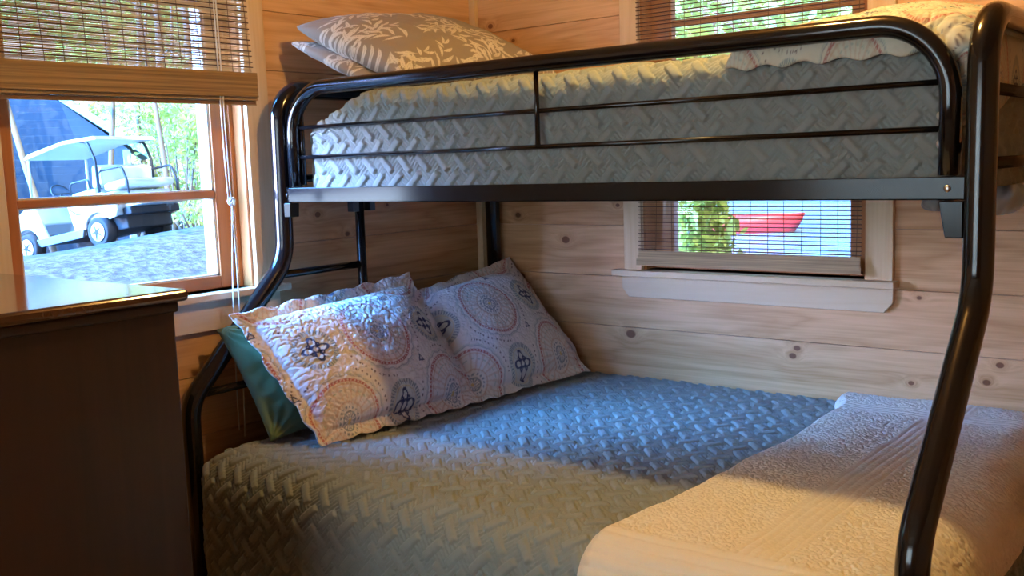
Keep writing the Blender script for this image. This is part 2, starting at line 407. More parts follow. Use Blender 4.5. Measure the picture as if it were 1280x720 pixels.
# window 1 (left wall): casing, jamb liners, stool, apron as trims; the sash as window
def st(mb, name, mat, bevel=.002): return tag(mb.build(name, mat, bevel=bevel), kind='structure')
a0, a1, z0, z1 = W1['a0'], W1['a1'], W1['z0'], W1['z1']
st(MB().box(0, .019, a1 - .004, -1.043, z0 - .0, z1 + .08), 'trim_2', MT_vert)
st(MB().box(0, .019, a0 - .085, a0 + .004, z0 - .0, z1 + .08), 'trim_3', MT_vert)
st(MB().box(0, .022, a0 - .085, -1.043, z1, z1 + .09), 'trim_4', MT_y)
st(MB().box(-.12, .050, a0 - .10, -1.018, z0 - .022, z0), 'trim_5', MT_y, .004)              # stool
st(MB().box(0, .019, a0 - .085, -1.043, z0 - .115, z0 - .022), 'trim_6', MT_y)
# jamb: stepped liners
jb = MB(); jb.box(-.130, 0, a1 - .012, a1, z0, z1); jb.box(-.130, 0, a0, a0 + .012, z0, z1); jb.box(-.130, 0, a0, a1, z1 - .012, z1)
jb.box(-.060, -.045, a1 - .026, a1 - .012, z0, z1); jb.box(-.060, -.045, a0 + .012, a0 + .026, z0, z1)
jb.box(-.130, -.100, a1 - .03, a1 - .012, z0, z1)
st(jb, 'trim_7', MS_z)
win1 = empty('window_1', (-.08, (a0 + a1) / 2, z0), None, None); tag(win1, kind='structure')
fr1 = MB(); X0, X1 = -.096, -.062
fr1.box(X0, X1, a1 - .082, a1 - .013, z0, z1 - .012); fr1.box(X0, X1, a0 + .013, a0 + .070, z0, z1 - .012)
tag(fr1.build('window_stile', MS_z, win1, .003), kind='structure')
fr2 = MB(); fr2.box(X0, X1, a0 + .07, a1 - .082, z0, z0 + .040); fr2.box(X0, X1, a0 + .07, a1 - .082, z1 - .06, z1 - .012)
fr2.box(X0 + .004, X1 - .004, a0 + .07, a1 - .082, 1.300, 1.322); fr2.box(X0 + .004, X1 - .004, a0 + .07, a1 - .082, 1.655, 1.677)
fr2.box(X0 + .004, X1 - .004, a0 + .07, a1 - .082, 1.885, 1.925)
tag(fr2.build('window_rail', MS_y, win1, .003), kind='structure')
# white glazing bead round the panes
gb = MB()
for q0, q1 in ((z0 + .040, 1.300), (1.322, 1.655), (1.677, 1.885)):
    gb.box(-.090, -.070, a1 - .090, a1 - .082, q0, q1); gb.box(-.090, -.070, a0 + .070, a0 + .076, q0, q1)
    gb.box(-.090, -.070, a0 + .07, a1 - .082, q0, q0 + .005); gb.box(-.090, -.070, a0 + .07, a1 - .082, q1 - .004, q1)
tag(gb.build('glazing_bead', plain('white_bead', (.75, .74, .72)), win1), kind='structure')
tag(MB().box(-.165, -.135, -1.185, -1.05, z0 - .05, z1 + .1).build('exterior_trim', plain('white_outside_paint', (.8, .8, .8)), win1), kind='structure')
tag(MB().box(-.082, -.079, a0 + .071, a1 - .083, z0 + .03, z1 - .03).build('window_pane', M_glass, win1), kind='structure')

# window 2 (back wall)
b0, b1, c0, c1 = W2['a0'], W2['a1'], W2['z0'], W2['z1']
st(MB().box(.690, b0 + .003, -.019, 0, c0, c1 + .08), 'trim_8', MT_vert)
st(MB().box(b1 - .003, 1.646, -.019, 0, c0, c1 + .08), 'trim_9', MT_vert)
st(MB().box(.690, 1.646, -.022, 0, c1, c1 + .09), 'trim_10', MT_x)
st(MB().box(.654, 1.660, -.052, .10, c0 - .022, c0), 'trim_11', MT_x, .003)
ap = MB(); ap.prism([(.680, 0, c0 - .022), (1.648, 0, c0 - .022), (1.648, 0, .912), (1.620, 0, .880), (.706, 0, .880), (.680, 0, .912)], 0, (0, -.019, 0))
st(ap, 'trim_12', MT_x)
jb = MB(); jb.box(b0, b0 + .012, 0, .13, c0, c1); jb.box(b1 - .012, b1, 0, .13, c0, c1); jb.box(b0, b1, 0, .13, c1 - .012, c1)
st(jb, 'trim_13', MS_z)
win2 = empty('window_2', ((b0 + b1) / 2, .08, c0), None, None); tag(win2, kind='structure')
f3 = MB(); f3.box(b0 + .012, .851, .062, .096, c0, c1 - .012); f3.box(1.486, b1 - .012, .062, .096, c0, c1 - .012)
tag(f3.build('window_stile', MS_z, win2, .003), kind='structure')
MS_x = wood('orange_sash_back', 'X', light=(.50, .19, .06), dark=(.33, .10, .03), contrast=.7, rough=.35, coat=.2)
f4 = MB(); f4.box(.851, 1.486, .062, .096, c0, c0 + .036); f4.box(.851, 1.486, .062, .096, c1 - .06, c1 - .012)
f4.box(.851, 1.486, .066, .092, 1.826, 1.850); f4.box(.851, 1.486, .066, .092, 1.40, 1.424)
tag(f4.build('window_rail', MS_x, win2, .003), kind='structure')
tag(MB().box(.850, 1.487, .078, .081, c0 + .03, c1 - .03).build('window_pane', M_glass, win2), kind='structure')

# added fill-light window (front wall, unseen behind the camera) with a pale curtain
win3 = empty('window_3', (1.3, RY, 1.15), None, None); tag(win3, kind='structure')
f5 = MB()
for q in ((W3['a0'], W3['a0'] + .05, W3['z0'], W3['z1']), (W3['a1'] - .05, W3['a1'], W3['z0'], W3['z1']), (W3['a0'], W3['a1'], W3['z0'], W3['z0'] + .05), (W3['a0'], W3['a1'], W3['z1'] - .05, W3['z1']), (W3['a0'], W3['a1'], 1.54, 1.56)):
    f5.box(q[0], q[1], RY - .10, RY - .06, q[2], q[3])
tag(f5.build('window_frame', MS_x, win3, .003), kind='structure')
uc = np.linspace(W3['a0'] - .10, W3['a1'] + .10, 160); vc = np.linspace(W3['z0'] - .12, W3['z1'] + .10, 30); UC, VC = np.meshgrid(uc, vc, indexing='ij')
mcu, ncu, bcu = newmat('sheer_curtain'); tcu = N(ncu, 'ShaderNodeBsdfTranslucent'); tcu.inputs[0].default_value = (.97, .66, .35, 1); mcx = N(ncu, 'ShaderNodeMixShader'); mcx.inputs[0].default_value = .66  # tint chosen to warm the added fill light
bcu.inputs['Base Color'].default_value = (.8, .79, .75, 1); lk(ncu, bcu.outputs[0], mcx.inputs[1]); lk(ncu, tcu.outputs[0], mcx.inputs[2]); lk(ncu, mcx.outputs[0], ncu.nodes['Material Output'].inputs[0])
cur = empty('curtain', (1.3, RY + .05, 2.27), 'tan sheer curtain hanging over the window behind the viewpoint', 'curtain')
gridmesh('curtain_cloth', np.stack([UC, RY + .05 + .018 * np.sin(UC * 75) * (1.1 - .3 * (VC - 1.1)), VC], -1), mcu, cur)
MB().tube([(W3['a0'] - .16, RY + .05, 2.26), (W3['a1'] + .16, RY + .05, 2.26)], .010, 10).build('curtain_rod', M_black, cur)

# ------------------------------------------------------------ bamboo blinds
def blind(root, run, a0, a1, z_top, z_fold, z_bot, dist, reed, pitch, mreed, mfold, stick_gap, out_sign, bulge, shadeform):
    """run 'y': hangs on the left wall facing +x; run 'x': on the back wall facing -y"""
    def bx(mb, p0, p1, d0, d1, q0, q1):
        d0, d1 = sorted((d0 * out_sign, d1 * out_sign))
        if run == 'y': mb.box(d0, d1, p0, p1, q0, q1)
        else: mb.box(p0, p1, d0, d1, q0, q1)
    dd = lambda z: dist + bulge * ((z_top - z) / (z_top - z_bot)) ** 1.5
    # headrail
    h = MB(); bx(h, a0, a1, .022, .052, z_top - .005, z_top + .035); h.build('headrail', MT_y if run == 'y' else MT_x, root, .003)
    r = MB(); z = z_top - .01; k = 0
    while z > z_fold:
        j = random.uniform(-.0004, .0004); e = random.uniform(0, .003)
        d = dd(z); bx(r, a0 + e, a1 - random.uniform(0, .003), d - .0008, d + .0008, z + j, z + j + reed * random.uniform(.8, 1.15)); z -= pitch
    r.build('reed_sheet', mreed, root)
    s = MB(); z = z_top - .01; k = 0
    while z > z_fold + .004:
        d = dd(z); bx(s, a0 - .002, a1 + .002, d + .0005, d + .0038, z - .0014, z + .0016)
        z -= stick_gap[k % len(stick_gap)]; k += 1
    s.build('dark_sticks', M_stick, root)
    t = MB(); n = int((a1 - a0) / .058)
    for i in range(n + 1):
        p = a0 + .012 + (a1 - a0 - .024) * i / n; zz = np.linspace(z_top, z_fold, 9)
        pts = []
        for q in zz:
            w_ = .003 * math.sin(q * 9 + i * 2.1); d = (dd(q) + .003) * out_sign
            pts.append((d, p + w_, q) if run == 'y' else (p + w_, d, q))
        t.tube(pts, .0011, seg=5)
    t.build('binding_threads', M_thread, root)
    # folded stack at the bottom: layers stepping outwards, each with a rolled lower hem
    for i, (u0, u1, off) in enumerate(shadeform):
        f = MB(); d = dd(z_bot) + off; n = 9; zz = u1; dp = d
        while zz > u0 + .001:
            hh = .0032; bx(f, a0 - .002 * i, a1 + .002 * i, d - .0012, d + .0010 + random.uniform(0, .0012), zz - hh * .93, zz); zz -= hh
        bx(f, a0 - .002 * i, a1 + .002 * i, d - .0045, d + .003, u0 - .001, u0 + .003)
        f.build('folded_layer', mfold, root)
    hm = MB(); d = dd(z_bot)
    bx(hm, a0, a1, d - .020, d + .0, z_bot - .003, z_bot + .004); hm.build('hem_bar', M_thread, root)

bl1 = empty('bamboo_blind', (.03, -1.55, 2.14), 'bamboo roman shade half raised over the larger window beside the bunk, pull cord hanging', 'blind')
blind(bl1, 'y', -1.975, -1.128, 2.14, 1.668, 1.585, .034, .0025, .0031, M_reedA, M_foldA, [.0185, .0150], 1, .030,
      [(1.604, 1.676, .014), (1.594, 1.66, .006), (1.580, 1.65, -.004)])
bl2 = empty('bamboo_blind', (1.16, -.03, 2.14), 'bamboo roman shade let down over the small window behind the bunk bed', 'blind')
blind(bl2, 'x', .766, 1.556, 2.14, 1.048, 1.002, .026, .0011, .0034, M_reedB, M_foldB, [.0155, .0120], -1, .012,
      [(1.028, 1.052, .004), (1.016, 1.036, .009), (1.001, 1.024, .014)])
# pull cord of the big blind
cd_ = MB(); top = [(.066 + .016 * t, -1.262 + .010 * t + .004 * math.sin(t * 5), 2.12 - .83 * t) for t in np.linspace(0, 1, 14)]
cd_.tube(top, .0024, seg=6)
cd_.tube([(.061 + .016 * t, -1.268 + .012 * t + .006 * math.sin(t * 4 + 1), 2.12 - .83 * t) for t in np.linspace(0, 1, 14)], .0022, seg=6)
cd_.build('pull_cord', M_cord, bl1)
kn = MB(); kc = Vector((.082, -1.254, 1.29))
kn.tube([kc + Vector((.007 * math.cos(a * 2.0), .009 * math.sin(a * 3.0), .011 * math.cos(a * 3))) for a in np.linspace(0, 6.2, 40)], .0024, seg=6)
kn.build('cord_knot', M_cord, bl1)
for s_, l_ in ((1, .72), (-1, .70)):
    c_ = MB(); c_.tube([(.082 + .006 * s_ * t, -1.254 + .010 * s_ * math.sin(t * 2.6) - .020 * t, 1.288 - l_ * t) for t in np.linspace(0, 1, 12)], .0021, seg=6)
    c_.build('cord_tail', M_cord, bl1)

# ------------------------------------------------------------ bunk bed frame
XH, XF, YF, YB, TR = .100, 2.146, -1.070, -.040, .0285
bunk = empty('bunk_bed', (1.12, -.75, 0), 'glossy black tubular metal bunk bed, narrow bed above and wide bed below', 'bunk bed')
def end_path(x):
    return fillet([(x, -1.462, .0), (x, -1.462, .715), (x, -1.080, 1.095), (x, YF, 1.628), (x, YB, 1.628), (x, YB, 0)], [.13, .16, .10, .10], 12)
MB().tube(end_path(XH), TR, 22).build('head_frame', M_black, bunk)
MB().tube(end_path(XF), TR, 22).build('foot_frame', M_black, bunk)
# ladder upright and rungs at the head end
MB().tube([(XH, -.752, .02), (XH, -.752, 1.60)], .016, 14).build('ladder_upright', M_black, bunk)
for z in (.36, .734, 1.052, 1.35):
    y0 = -1.462 if z < .7 else (-1.43 if z < .9 else -1.105 if z < 1.1 else YF)
    MB().tube([(XH, y0, z), (XH, -.752, z)], .0125, 12).build('ladder_rung', M_black, bunk)
# foot-end rails
for z in (1.345, 1.490):
    MB().tube([(XF, YF, z), (XF, YB, z)], .0125, 12).build('foot_rail', M_black, bunk)
for z in (1.345, 1.490):
    MB().tube([(XH, -.752, z), (XH, YB, z)], .0125, 12).build('head_rail', M_black, bunk)
lr = MB(); lr.tube([(2.190, -.66, .585), (2.190, -.03, .585)], .020, 14); lr.sphere((2.190, -.66, .585), .020); lr.build('lower_foot_rail', M_black, bunk)
# front guard rail: arch tube + two slats + divider
gy = -1.062
gr = MB().tube(fillet([(.152, gy, 1.325), (.152, gy, 1.622), (2.086, gy, 1.622), (2.086, gy, 1.325)], [.155, .150], 14), .0215, 20).build('guard_rail', M_black, bunk)
for z in (1.415, 1.505): MB().tube([(.156, gy + .006, z), (2.082, gy + .006, z)], .0062, 10).build('guard_bar', M_black, gr)
MB().tube([(1.092, gy + .002, 1.415), (1.092, gy + .002, 1.612)], .0066, 10).build('guard_divider', M_black, gr)
MB().tube([(.176, gy + .014, 1.33), (.176, gy + .014, 1.56)], .008, 10).build('mounting_strap', M_black, gr)
for x, zz in ((.164, (1.395, 1.452)), (2.068, (1.385, 1.440))):
    for z in zz: MB().sphere((x, gy - .006, z), .0085, 10, 6, (.8, .6, 1)).build('bolt', M_zinc, gr)
# side beams: angle iron
for y, s in ((-1.082, 1), (-.040, -1)):
    b = MB(); b.box(.112, 2.120, y, y + .004 * s, 1.278, 1.3225) if s > 0 else b.box(.112, 2.12, y - .004, y, 1.278, 1.3225)
    if s > 0: b.box(.112, 2.120, y, y + .035, 1.278, 1.282)
    else: b.box(.112, 2.120, y - .035, y, 1.278, 1.282)
    sb = b.build('side_beam', M_beam, bunk, .0015)
    if s > 0:
        for x in (.128, 2.088): MB().sphere((x, y - .001, 1.300), .007, 10, 6, (1, .4, 1)).build('bolt', M_zinc if x > 1 else M_black2, sb)
# sockets under the beam ends
for x, s in ((.135, 1), (2.108, -1)):
    k = MB(); xa, xb = x - .016, x + .020
    if s < 0: xa, xb = x - .034, x + .012
    k.prism([(xa, -1.092, 1.276), (xb, -1.092, 1.276), (xb, -1.092, 1.205), (xa + .013 if s < 0 else xa, -1.092, 1.205)] if s < 0 else
            [(xa, -1.092, 1.276), (xb, -1.092, 1.276), (xb - .004, -1.092, 1.232), (xa + .004, -1.092, 1.232)], 0, (0, .036, 0))
    k.build('corner_bracket', M_beam, bunk, .002)
for y in (-.79, -.715):
    MB().box(XH - .004, XH + .028, y - .012, y + .012, 1.232, 1.280).build('ladder_bracket', M_black2, bunk, .002)
# mattress supports
for k in range(9):
    x = .30 + k * .21
    MB().box(x - .012, x + .012, -1.074, -.044, 1.282, 1.290).build('cross_slat', M_black2, bunk)
for k in range(9):
    x = .30 + k * .21
    MB().box(x - .012, x + .012, -1.440, -.044, .300, .312).build('cross_slat', M_black2, bunk)
for y in (-1.44, -.05): MB().box(.11, 2.14, y - .004, y + .004, .28, .325).build('side_beam', M_black, bunk, .0015)

# ------------------------------------------------------------ bedding
def bar1d(s, a, b, r):
    """cloth coordinate s -> (position, outward sine, drop)"""
    lo, hi = a + r, b - r
    th = np.clip((s - hi) / r, 0, np.pi / 2); tl = np.clip((lo - s) / r, 0, np.pi / 2)
    e = np.sin(th) - np.sin(tl)
    dz = r * (1 - np.cos(th)) + r * (1 - np.cos(tl)) + np.maximum(s - hi - r * np.pi / 2, 0) + np.maximum(lo - s - r * np.pi / 2, 0)
    return np.clip(s, lo, hi), e, dz
def drape(s, t, box, ztop, r, p=2.0):
    x0, x1, y0, y1 = box
    Sg, Tg = np.meshgrid(s, t, indexing='ij')
    bx_, ex, dx = bar1d(Sg, x0, x1, r); by_, ey, dy = bar1d(Tg, y0, y1, r)
    nn = np.maximum(1, np.sqrt(ex ** 2 + ey ** 2)); ex, ey = ex / nn, ey / nn
    z = ztop - (dx ** p + dy ** p) ** (1 / p)
    return Sg, Tg, np.stack([bx_ + r * ex, by_ + r * ey, z], -1)
def weave_height(Sg, Tg, PX=.072, H=.048, L=.0670, WD=.0250, amp=.0098):
    """rows of padded bars leaning / and \\ in turn, ribbed patches between them"""
    Sw = Sg + .005 * vnoise(Sg * 8, Tg * 8, 3) + .0012 * vnoise(Sg * 60, Tg * 60, 31); Tw = Tg + .005 * vnoise(Sg * 8, Tg * 8, 8) + .0012 * vnoise(Sg * 60, Tg * 60, 38)
    q2 = math.sqrt(.5); out = np.zeros_like(Sg)
    for sg_, of, ot in ((1, 0, 0), (-1, PX / 2, H)):
        j = np.round((Tw - ot) / (2 * H)); dt = Tw - ot - j * 2 * H
        i = np.round((Sw - of) / PX); ds = Sw - of - i * PX
        al = (ds + sg_ * dt) * q2; ac = (ds - sg_ * dt) * q2
        c = np.abs(ac) / (WD / 2); e = (L / 2 - np.abs(al)) / (L * .10)
        bar = np.where((c < 1) & (e > 0), (np.clip((1 - c) / .30, 0, 1) ** .55) * np.clip(e / .9, 0, 1) ** .55 * (.82 + .18 * (1 - c * c)), 0)
        # fabric creases on the padded bar
        bar = bar * (1 + .22 * vnoise(al * 190 + ac * 90, ac * 50 + i * 3.1 + j * 7.7, 5))
        inrow = np.abs(dt) < H / 2
        rib = np.where(inrow, .36 + .34 * np.cos(2 * np.pi * al / .0105) * (.75 + .25 * np.cos(2 * np.pi * ac / .0086)), 0)
        far = np.clip((np.maximum(c - 1, -(e) * .3)) / .12, 0, 1)
        out = np.maximum(out, bar); out = np.where((out < .02) & inrow, rib * far, out)
    return amp * out
def vermicelli(x, y, sc=.021, seed=1):
    n = vnoise(x / sc, y / sc, seed) + .45 * vnoise(x / sc * 2.1 + 7, y / sc * 2.1, seed + 5)
    return np.clip(np.abs(n) * 4.2, 0, 1) ** .6

# lower bed: mattress + coverlet
def rounded_mattress(name, x0, x1, y0, y1, z0, z1, label):
    o = MB().box(x0, x1, y0, y1, z0, z1).build(name, M_tick, None, .04, 4); return tag(o, label, 'mattress')
rounded_mattress('mattress', .155, 2.06, -1.44, -.05, .316, .545, 'wide lower mattress under the sage green coverlet')
BOX1 = (.122, 2.095, -1.505, .16)
ZL = .580
s = np.arange(-.22, 2.50, .0029); t = np.arange(-1.93, -.007, .0028)
Sg, Tg, P = drape(s, t, BOX1, ZL, .125)
h = weave_height(Sg, Tg)
Nn = grid_normals(P)
fold = .012 * vnoise(Sg * 4.0, Tg * 3.0, 4) + .006 * vnoise(Sg * 9, Tg * 7, 14)
drop = sstep(ZL - .10, ZL - .35, P[..., 2])
fold = fold * (.45 + 1.2 * drop)
# creases pulling across the middle
for (a, b_, ln, am) in ((.75, -.45, .5, .006), (1.05, -.62, .5, .005), (1.3, -.3, .4, .005), (.62, -.72, .35, .004)):
    dd_ = (Tg - b_) - .35 * (Sg - a); fold = fold - am * np.exp(-(dd_ / .014) ** 2) * np.exp(-((Sg - a) / ln) ** 2)
P = P + Nn * (h + fold)[..., None]
P[..., 1] = np.minimum(P[..., 1], -.018)
P[..., 2] = np.maximum(P[..., 2], .05)
P[..., 0] = np.minimum(P[..., 0], 2.112)
# keep the drop clear of the corner posts
for px_ in (XH, XF):
    dv = P[..., :2] - np.array([px_, -1.462]); dist = np.linalg.norm(dv, axis=-1); low = P[..., 2] < .75
    push = np.where(low & (dist < .040), .040 - dist, 0)[..., None]
    P[..., :2] += dv / (dist[..., None] + 1e-6) * push
tag(gridmesh('coverlet', P, M_quilt), 'sage green basket-weave quilted coverlet on the wide lower bed, under the cream blanket', 'coverlet')
LOWER = (BOX1, ZL)

# cream blanket folded over the foot of the lower bed
nu, nv = 340, 900
u = np.linspace(0, 1, nu); v = np.linspace(0, 1, nv)
U, V = np.meshgrid(u, v, indexing='ij')
T0 = -.035 - V * 1.92                                    # from the wall towards the front and down
left = 1.545 + .030 * np.sin(V * 7) * V + .06 * sstep(.72, 1.0, V)
left = left - .050 * np.exp(-((V - .02) / .05) ** 2)
left = left - .03*np.exp(-((V - .80) / .10) ** 2)
right = 2.235 + .012 * np.sin(V * 11 + 1)
S0 = left + (right - left) * U
def drape_at(Sg, Tg, box, ztop, r, p=2.0):
    x0, x1, y0, y1 = box
    bx_, ex, dx = bar1d(Sg, x0, x1, r); by_, ey, dy = bar1d(Tg, y0, y1, r)
    nn = np.maximum(1, np.sqrt(ex ** 2 + ey ** 2)); ex, ey = ex / nn, ey / nn
    return np.stack([bx_ + r * ex, by_ + r * ey, ztop - (dx ** p + dy ** p) ** (1 / p)], -1)
Q = drape_at(S0, T0, (BOX1[0], 2.118, -1.525, .2), ZL + .004, .085)
Nq = grid_normals(Q); 
if Nq[nu // 2, nv // 2, 2] < 0: Nq = -Nq
rim = np.minimum(np.minimum(U * .65, (1 - U) * .65), np.minimum(V, 1 - V) * 1.9)
thick = .034 * np.sqrt(np.clip(rim / .030, 0, 1)) 
lines = np.zeros_like(U); st_ = vermicelli(S0, T0, .0145, 2)
# bands of parallel stitching running slantwise
for cc_, c0_, hw in ((S0, 1.86, .060), (T0, -1.50, .060), (T0, -.22, .05)):
    msk = sstep(hw, hw - .008, np.abs(cc_ - c0_)); par = np.abs(np.sin((cc_ - c0_) * math.pi / .020)) ** .5
    st_ = st_ * (1 - msk) + (.20 + .62 * par + .18 * st_) * msk
hq = .0058 * st_ + .009 * vnoise(S0 * 5, T0 * 4, 21) + .004 * vnoise(S0 * 13, T0 * 11, 24)
body = sstep(0, .02, rim)
Qf = Q + Nq * (thick + hq * body + .008)[..., None]
Qb = Q + Nq * (.008 + .0 * thick)[..., None]
for A in (Qf, Qb):
    A[..., 1] = np.minimum(A[..., 1], -.006)
    inpost = (A[..., 0] > 2.112) & (A[..., 1] < -1.425)
    A[..., 0] = np.where(inpost, 2.112, A[..., 0])
    A[..., 2] = np.maximum(A[..., 2], .06)
tag(two_sided_grid('blanket', Qf, Qb, M_white), 'cream stippled quilted blanket spread across the foot of the lower bed', 'blanket')

# upper bed: mattress + coverlet
rounded_mattress('mattress', .30, 2.05, -1.01, -.07, 1.292, 1.575, 'narrow upper mattress inside the guard rail of the bunk bed')
BOX2 = (.172, 2.100, -1.0275, -.02); ZU = 1.596
s = np.arange(-.10, 2.40, .0032)
t = np.concatenate([np.arange(-1.285, -.90, .0031), np.arange(-.90, -.045, .010)])
Sg, Tg, P = drape(s, t, BOX2, ZU, .062)
# a softer, higher shoulder at the head end
bx_, ex, dx = bar1d(Sg, .172, 2.10, .062)
Nn = grid_normals(P)
h = weave_height(Sg + .02, Tg + .013, amp=.0112)
P = P + Nn * (h + .006 * vnoise(Sg * 5, Tg * 5, 33) + .003 * vnoise(Sg * 14, Tg * 12, 35))[..., None]
P[..., 2] -= .075 * sstep(.42, .17, P[..., 0]) * sstep(1.45, 1.58, P[..., 2]) 
P[..., 1] = np.clip(P[..., 1], -1.0405, -.010); P[..., 2] = np.maximum(P[..., 2], 1.291)
P[..., 0] = np.clip(P[..., 0], .133, 2.128)
tag(gridmesh('coverlet', P, M_quilt), 'sage green basket-weave quilted coverlet on the narrow upper bed', 'coverlet')

# ------------------------------------------------------------ prints
def blend(c, m, col): return c * (1 - m[..., None]) + np.array(col) * m[..., None]
def medallion_print(x, y, pitch=.158, base=(.74, .69, .65), ang=0.0, seed=0):
    kk = pitch / .158; x = x / kk; y = y / kk; pitch = .158
    c = np.zeros(x.shape + (3,)) + np.array(base)
    xr = x * math.cos(ang) + y * math.sin(ang); yr = -x * math.sin(ang) + y * math.cos(ang)
    i = np.round(xr / pitch); j = np.round(yr / pitch)
    aa = .0011
    def band(v, a, b): return sstep(a - aa, a + aa, v) * (1 - sstep(b - aa, b + aa, v))
    slate, navy, red, tan, sage, gold = (.16, .22, .26), (.022, .035, .11), (.42, .085, .075), (.55, .34, .22), (.34, .43, .38), (.62, .45, .16)
    for di in (-1, 0, 1):
        for dj in (-1, 0, 1):
            I, J = i + di, j + dj; big = np.mod(I + J, 2) < .5
            dx, dy = xr - I * pitch, yr - J * pitch; r = np.hypot(dx, dy); th = np.arctan2(dy, dx)
            B = big * (r < .115)
            c = blend(c, B * band(r, .030, .076) * (.5 + .5 * np.cos(26 * th) > .78) * .42, tan)
            c = blend(c, B * band(r, .032, .035) * .6, tan)
            c = blend(c, B * band(r, .056, .0585) * (np.cos(26 * th + 2) > 0) * .8, sage)
            c = blend(c, B * band(r, .068, .0715) * .55, tan)
            c = blend(c, B * band(r, .0745, .0805) * .85, red)
            c = blend(c, B * band(r, .0762, .0790) * (np.cos(64 * th) > .2) * .9, base)
            wv = r - .0015 * np.cos(20 * th)
            c = blend(c, B * band(wv, .0870, .0892) * .65, slate); c = blend(c, B * band(wv, .0905, .0925) * .5, sage)
            tx = (np.sin(th * 57 + I) + np.sin(th * 91 + J * 2) > .25) * (np.sin(th * 3 + I * 2) > -.2)
            c = blend(c, B * band(r, .1015, .1055) * tx * .8, (.09, .05, .07))
            c = blend(c, B * band(r, .0215, .026) * (np.cos(18 * th) > .0) * .8, slate)
            c = blend(c, B * band(r, .0145, .0175) * .85, slate)
            c = blend(c, B * (r < .0145) * ((np.cos(14 * th) > .15) * (r > .005)) * .75, slate)
            c = blend(c, B * (r < .004) * .9, gold)
            Sm = (~big) * (r < .052)
            c = blend(c, Sm * (r < .047) * .42, sage)
            c = blend(c, Sm * band(r, .036, .046) * (np.cos(44 * th) > 0) * .75, slate)
            c = blend(c, Sm * band(r, .0315, .0335) * .6, gold)
            q = .0215 * (1 + .38 * np.cos(4 * th))
            c = blend(c, Sm * band(r, q - .0062, q + .0004) * .95, navy)
            c = blend(c, Sm * band(r, .0, q - .0075) * (np.abs(np.sin(2 * th)) > .35) * .6, base)
            c = blend(c, Sm * band(r, .005, .0095) * .95, navy)
            for a in range(4):
                a2 = a * math.pi / 2 + .785
                c = blend(c, Sm * band(np.hypot(dx - .0135 * math.cos(a2), dy - .0135 * math.sin(a2)), .0016, .0058) * .95, navy)
    # small dark triangles in the gaps
    gx, gy_ = xr / pitch - np.floor(xr / pitch), yr / pitch - np.floor(yr / pitch)
    tx_, ty_ = (gx - .5) * pitch, (gy_ - .5) * pitch
    tri = np.maximum(-ty_ - .006, np.maximum(ty_ * .5 + tx_ * .87, ty_ * .5 - tx_ * .87) - .006)
    c = blend(c, (tri < 0) * (np.mod(np.floor(xr / pitch), 2) > .5) * .85, navy)
    c = blend(c, (tri < -.0035) * (np.mod(np.floor(xr / pitch), 2) > .5) * .8, base)
    return np.concatenate([np.clip(c, 0, 1), np.ones(x.shape + (1,))], -1)
def leaf_print(x, y, seed, base=(.27, .215, .155), leaf=(.66, .58, .44)):
    rg = random.Random(seed); m = np.zeros(x.shape); x0, x1, y0, y1 = x.min(), x.max(), y.min(), y.max()
    def leaflet(cx, cy, ang, L, Wd):
        nonlocal m
        dx, dy = x - cx, y - cy; a = dx * math.cos(ang) + dy * math.sin(ang); b = -dx * math.sin(ang) + dy * math.cos(ang)
        b = b - .20 * L * ((a / L) - .5) ** 2 * 2
        t = np.clip(a / L, 0, 1); wd = Wd * np.sin(np.pi * t) ** .8 * (1 - .3 * t)
        k = (a > 0) & (a < L) & (np.abs(b) < wd); m = np.maximum(m, k * sstep(0, .0010, wd - np.abs(b)))
        m = np.where(k & (np.abs(b) < .0006), .45, m)
    yy = y0 - .05
    while yy < y1 + .05:
        xx = x0 - .05 + rg.uniform(0, .08)
        while xx < x1 + .05:
            a = rg.uniform(0, 6.28); cu = rg.uniform(-3.5, 3.5); px, py = xx, yy
            for k in range(9):
                a2 = a + cu * .018 * k; px += .022 * math.cos(a2); py += .022 * math.sin(a2)
                sgn = 1 if k % 2 else -1
                leaflet(px, py, a2 + sgn * rg.uniform(.45, .8), rg.uniform(.058, .090) * (1 - .04 * k), rg.uniform(.0058, .0092))
            leaflet(px, py, a2, .055, .0055)
            xx += rg.uniform(.12, .15)
        yy += .098
    c = np.zeros(x.shape + (3,)) + np.array(base); c = blend(c, m * .9, leaf)
    return np.concatenate([c, np.ones(x.shape + (1,))], -1)

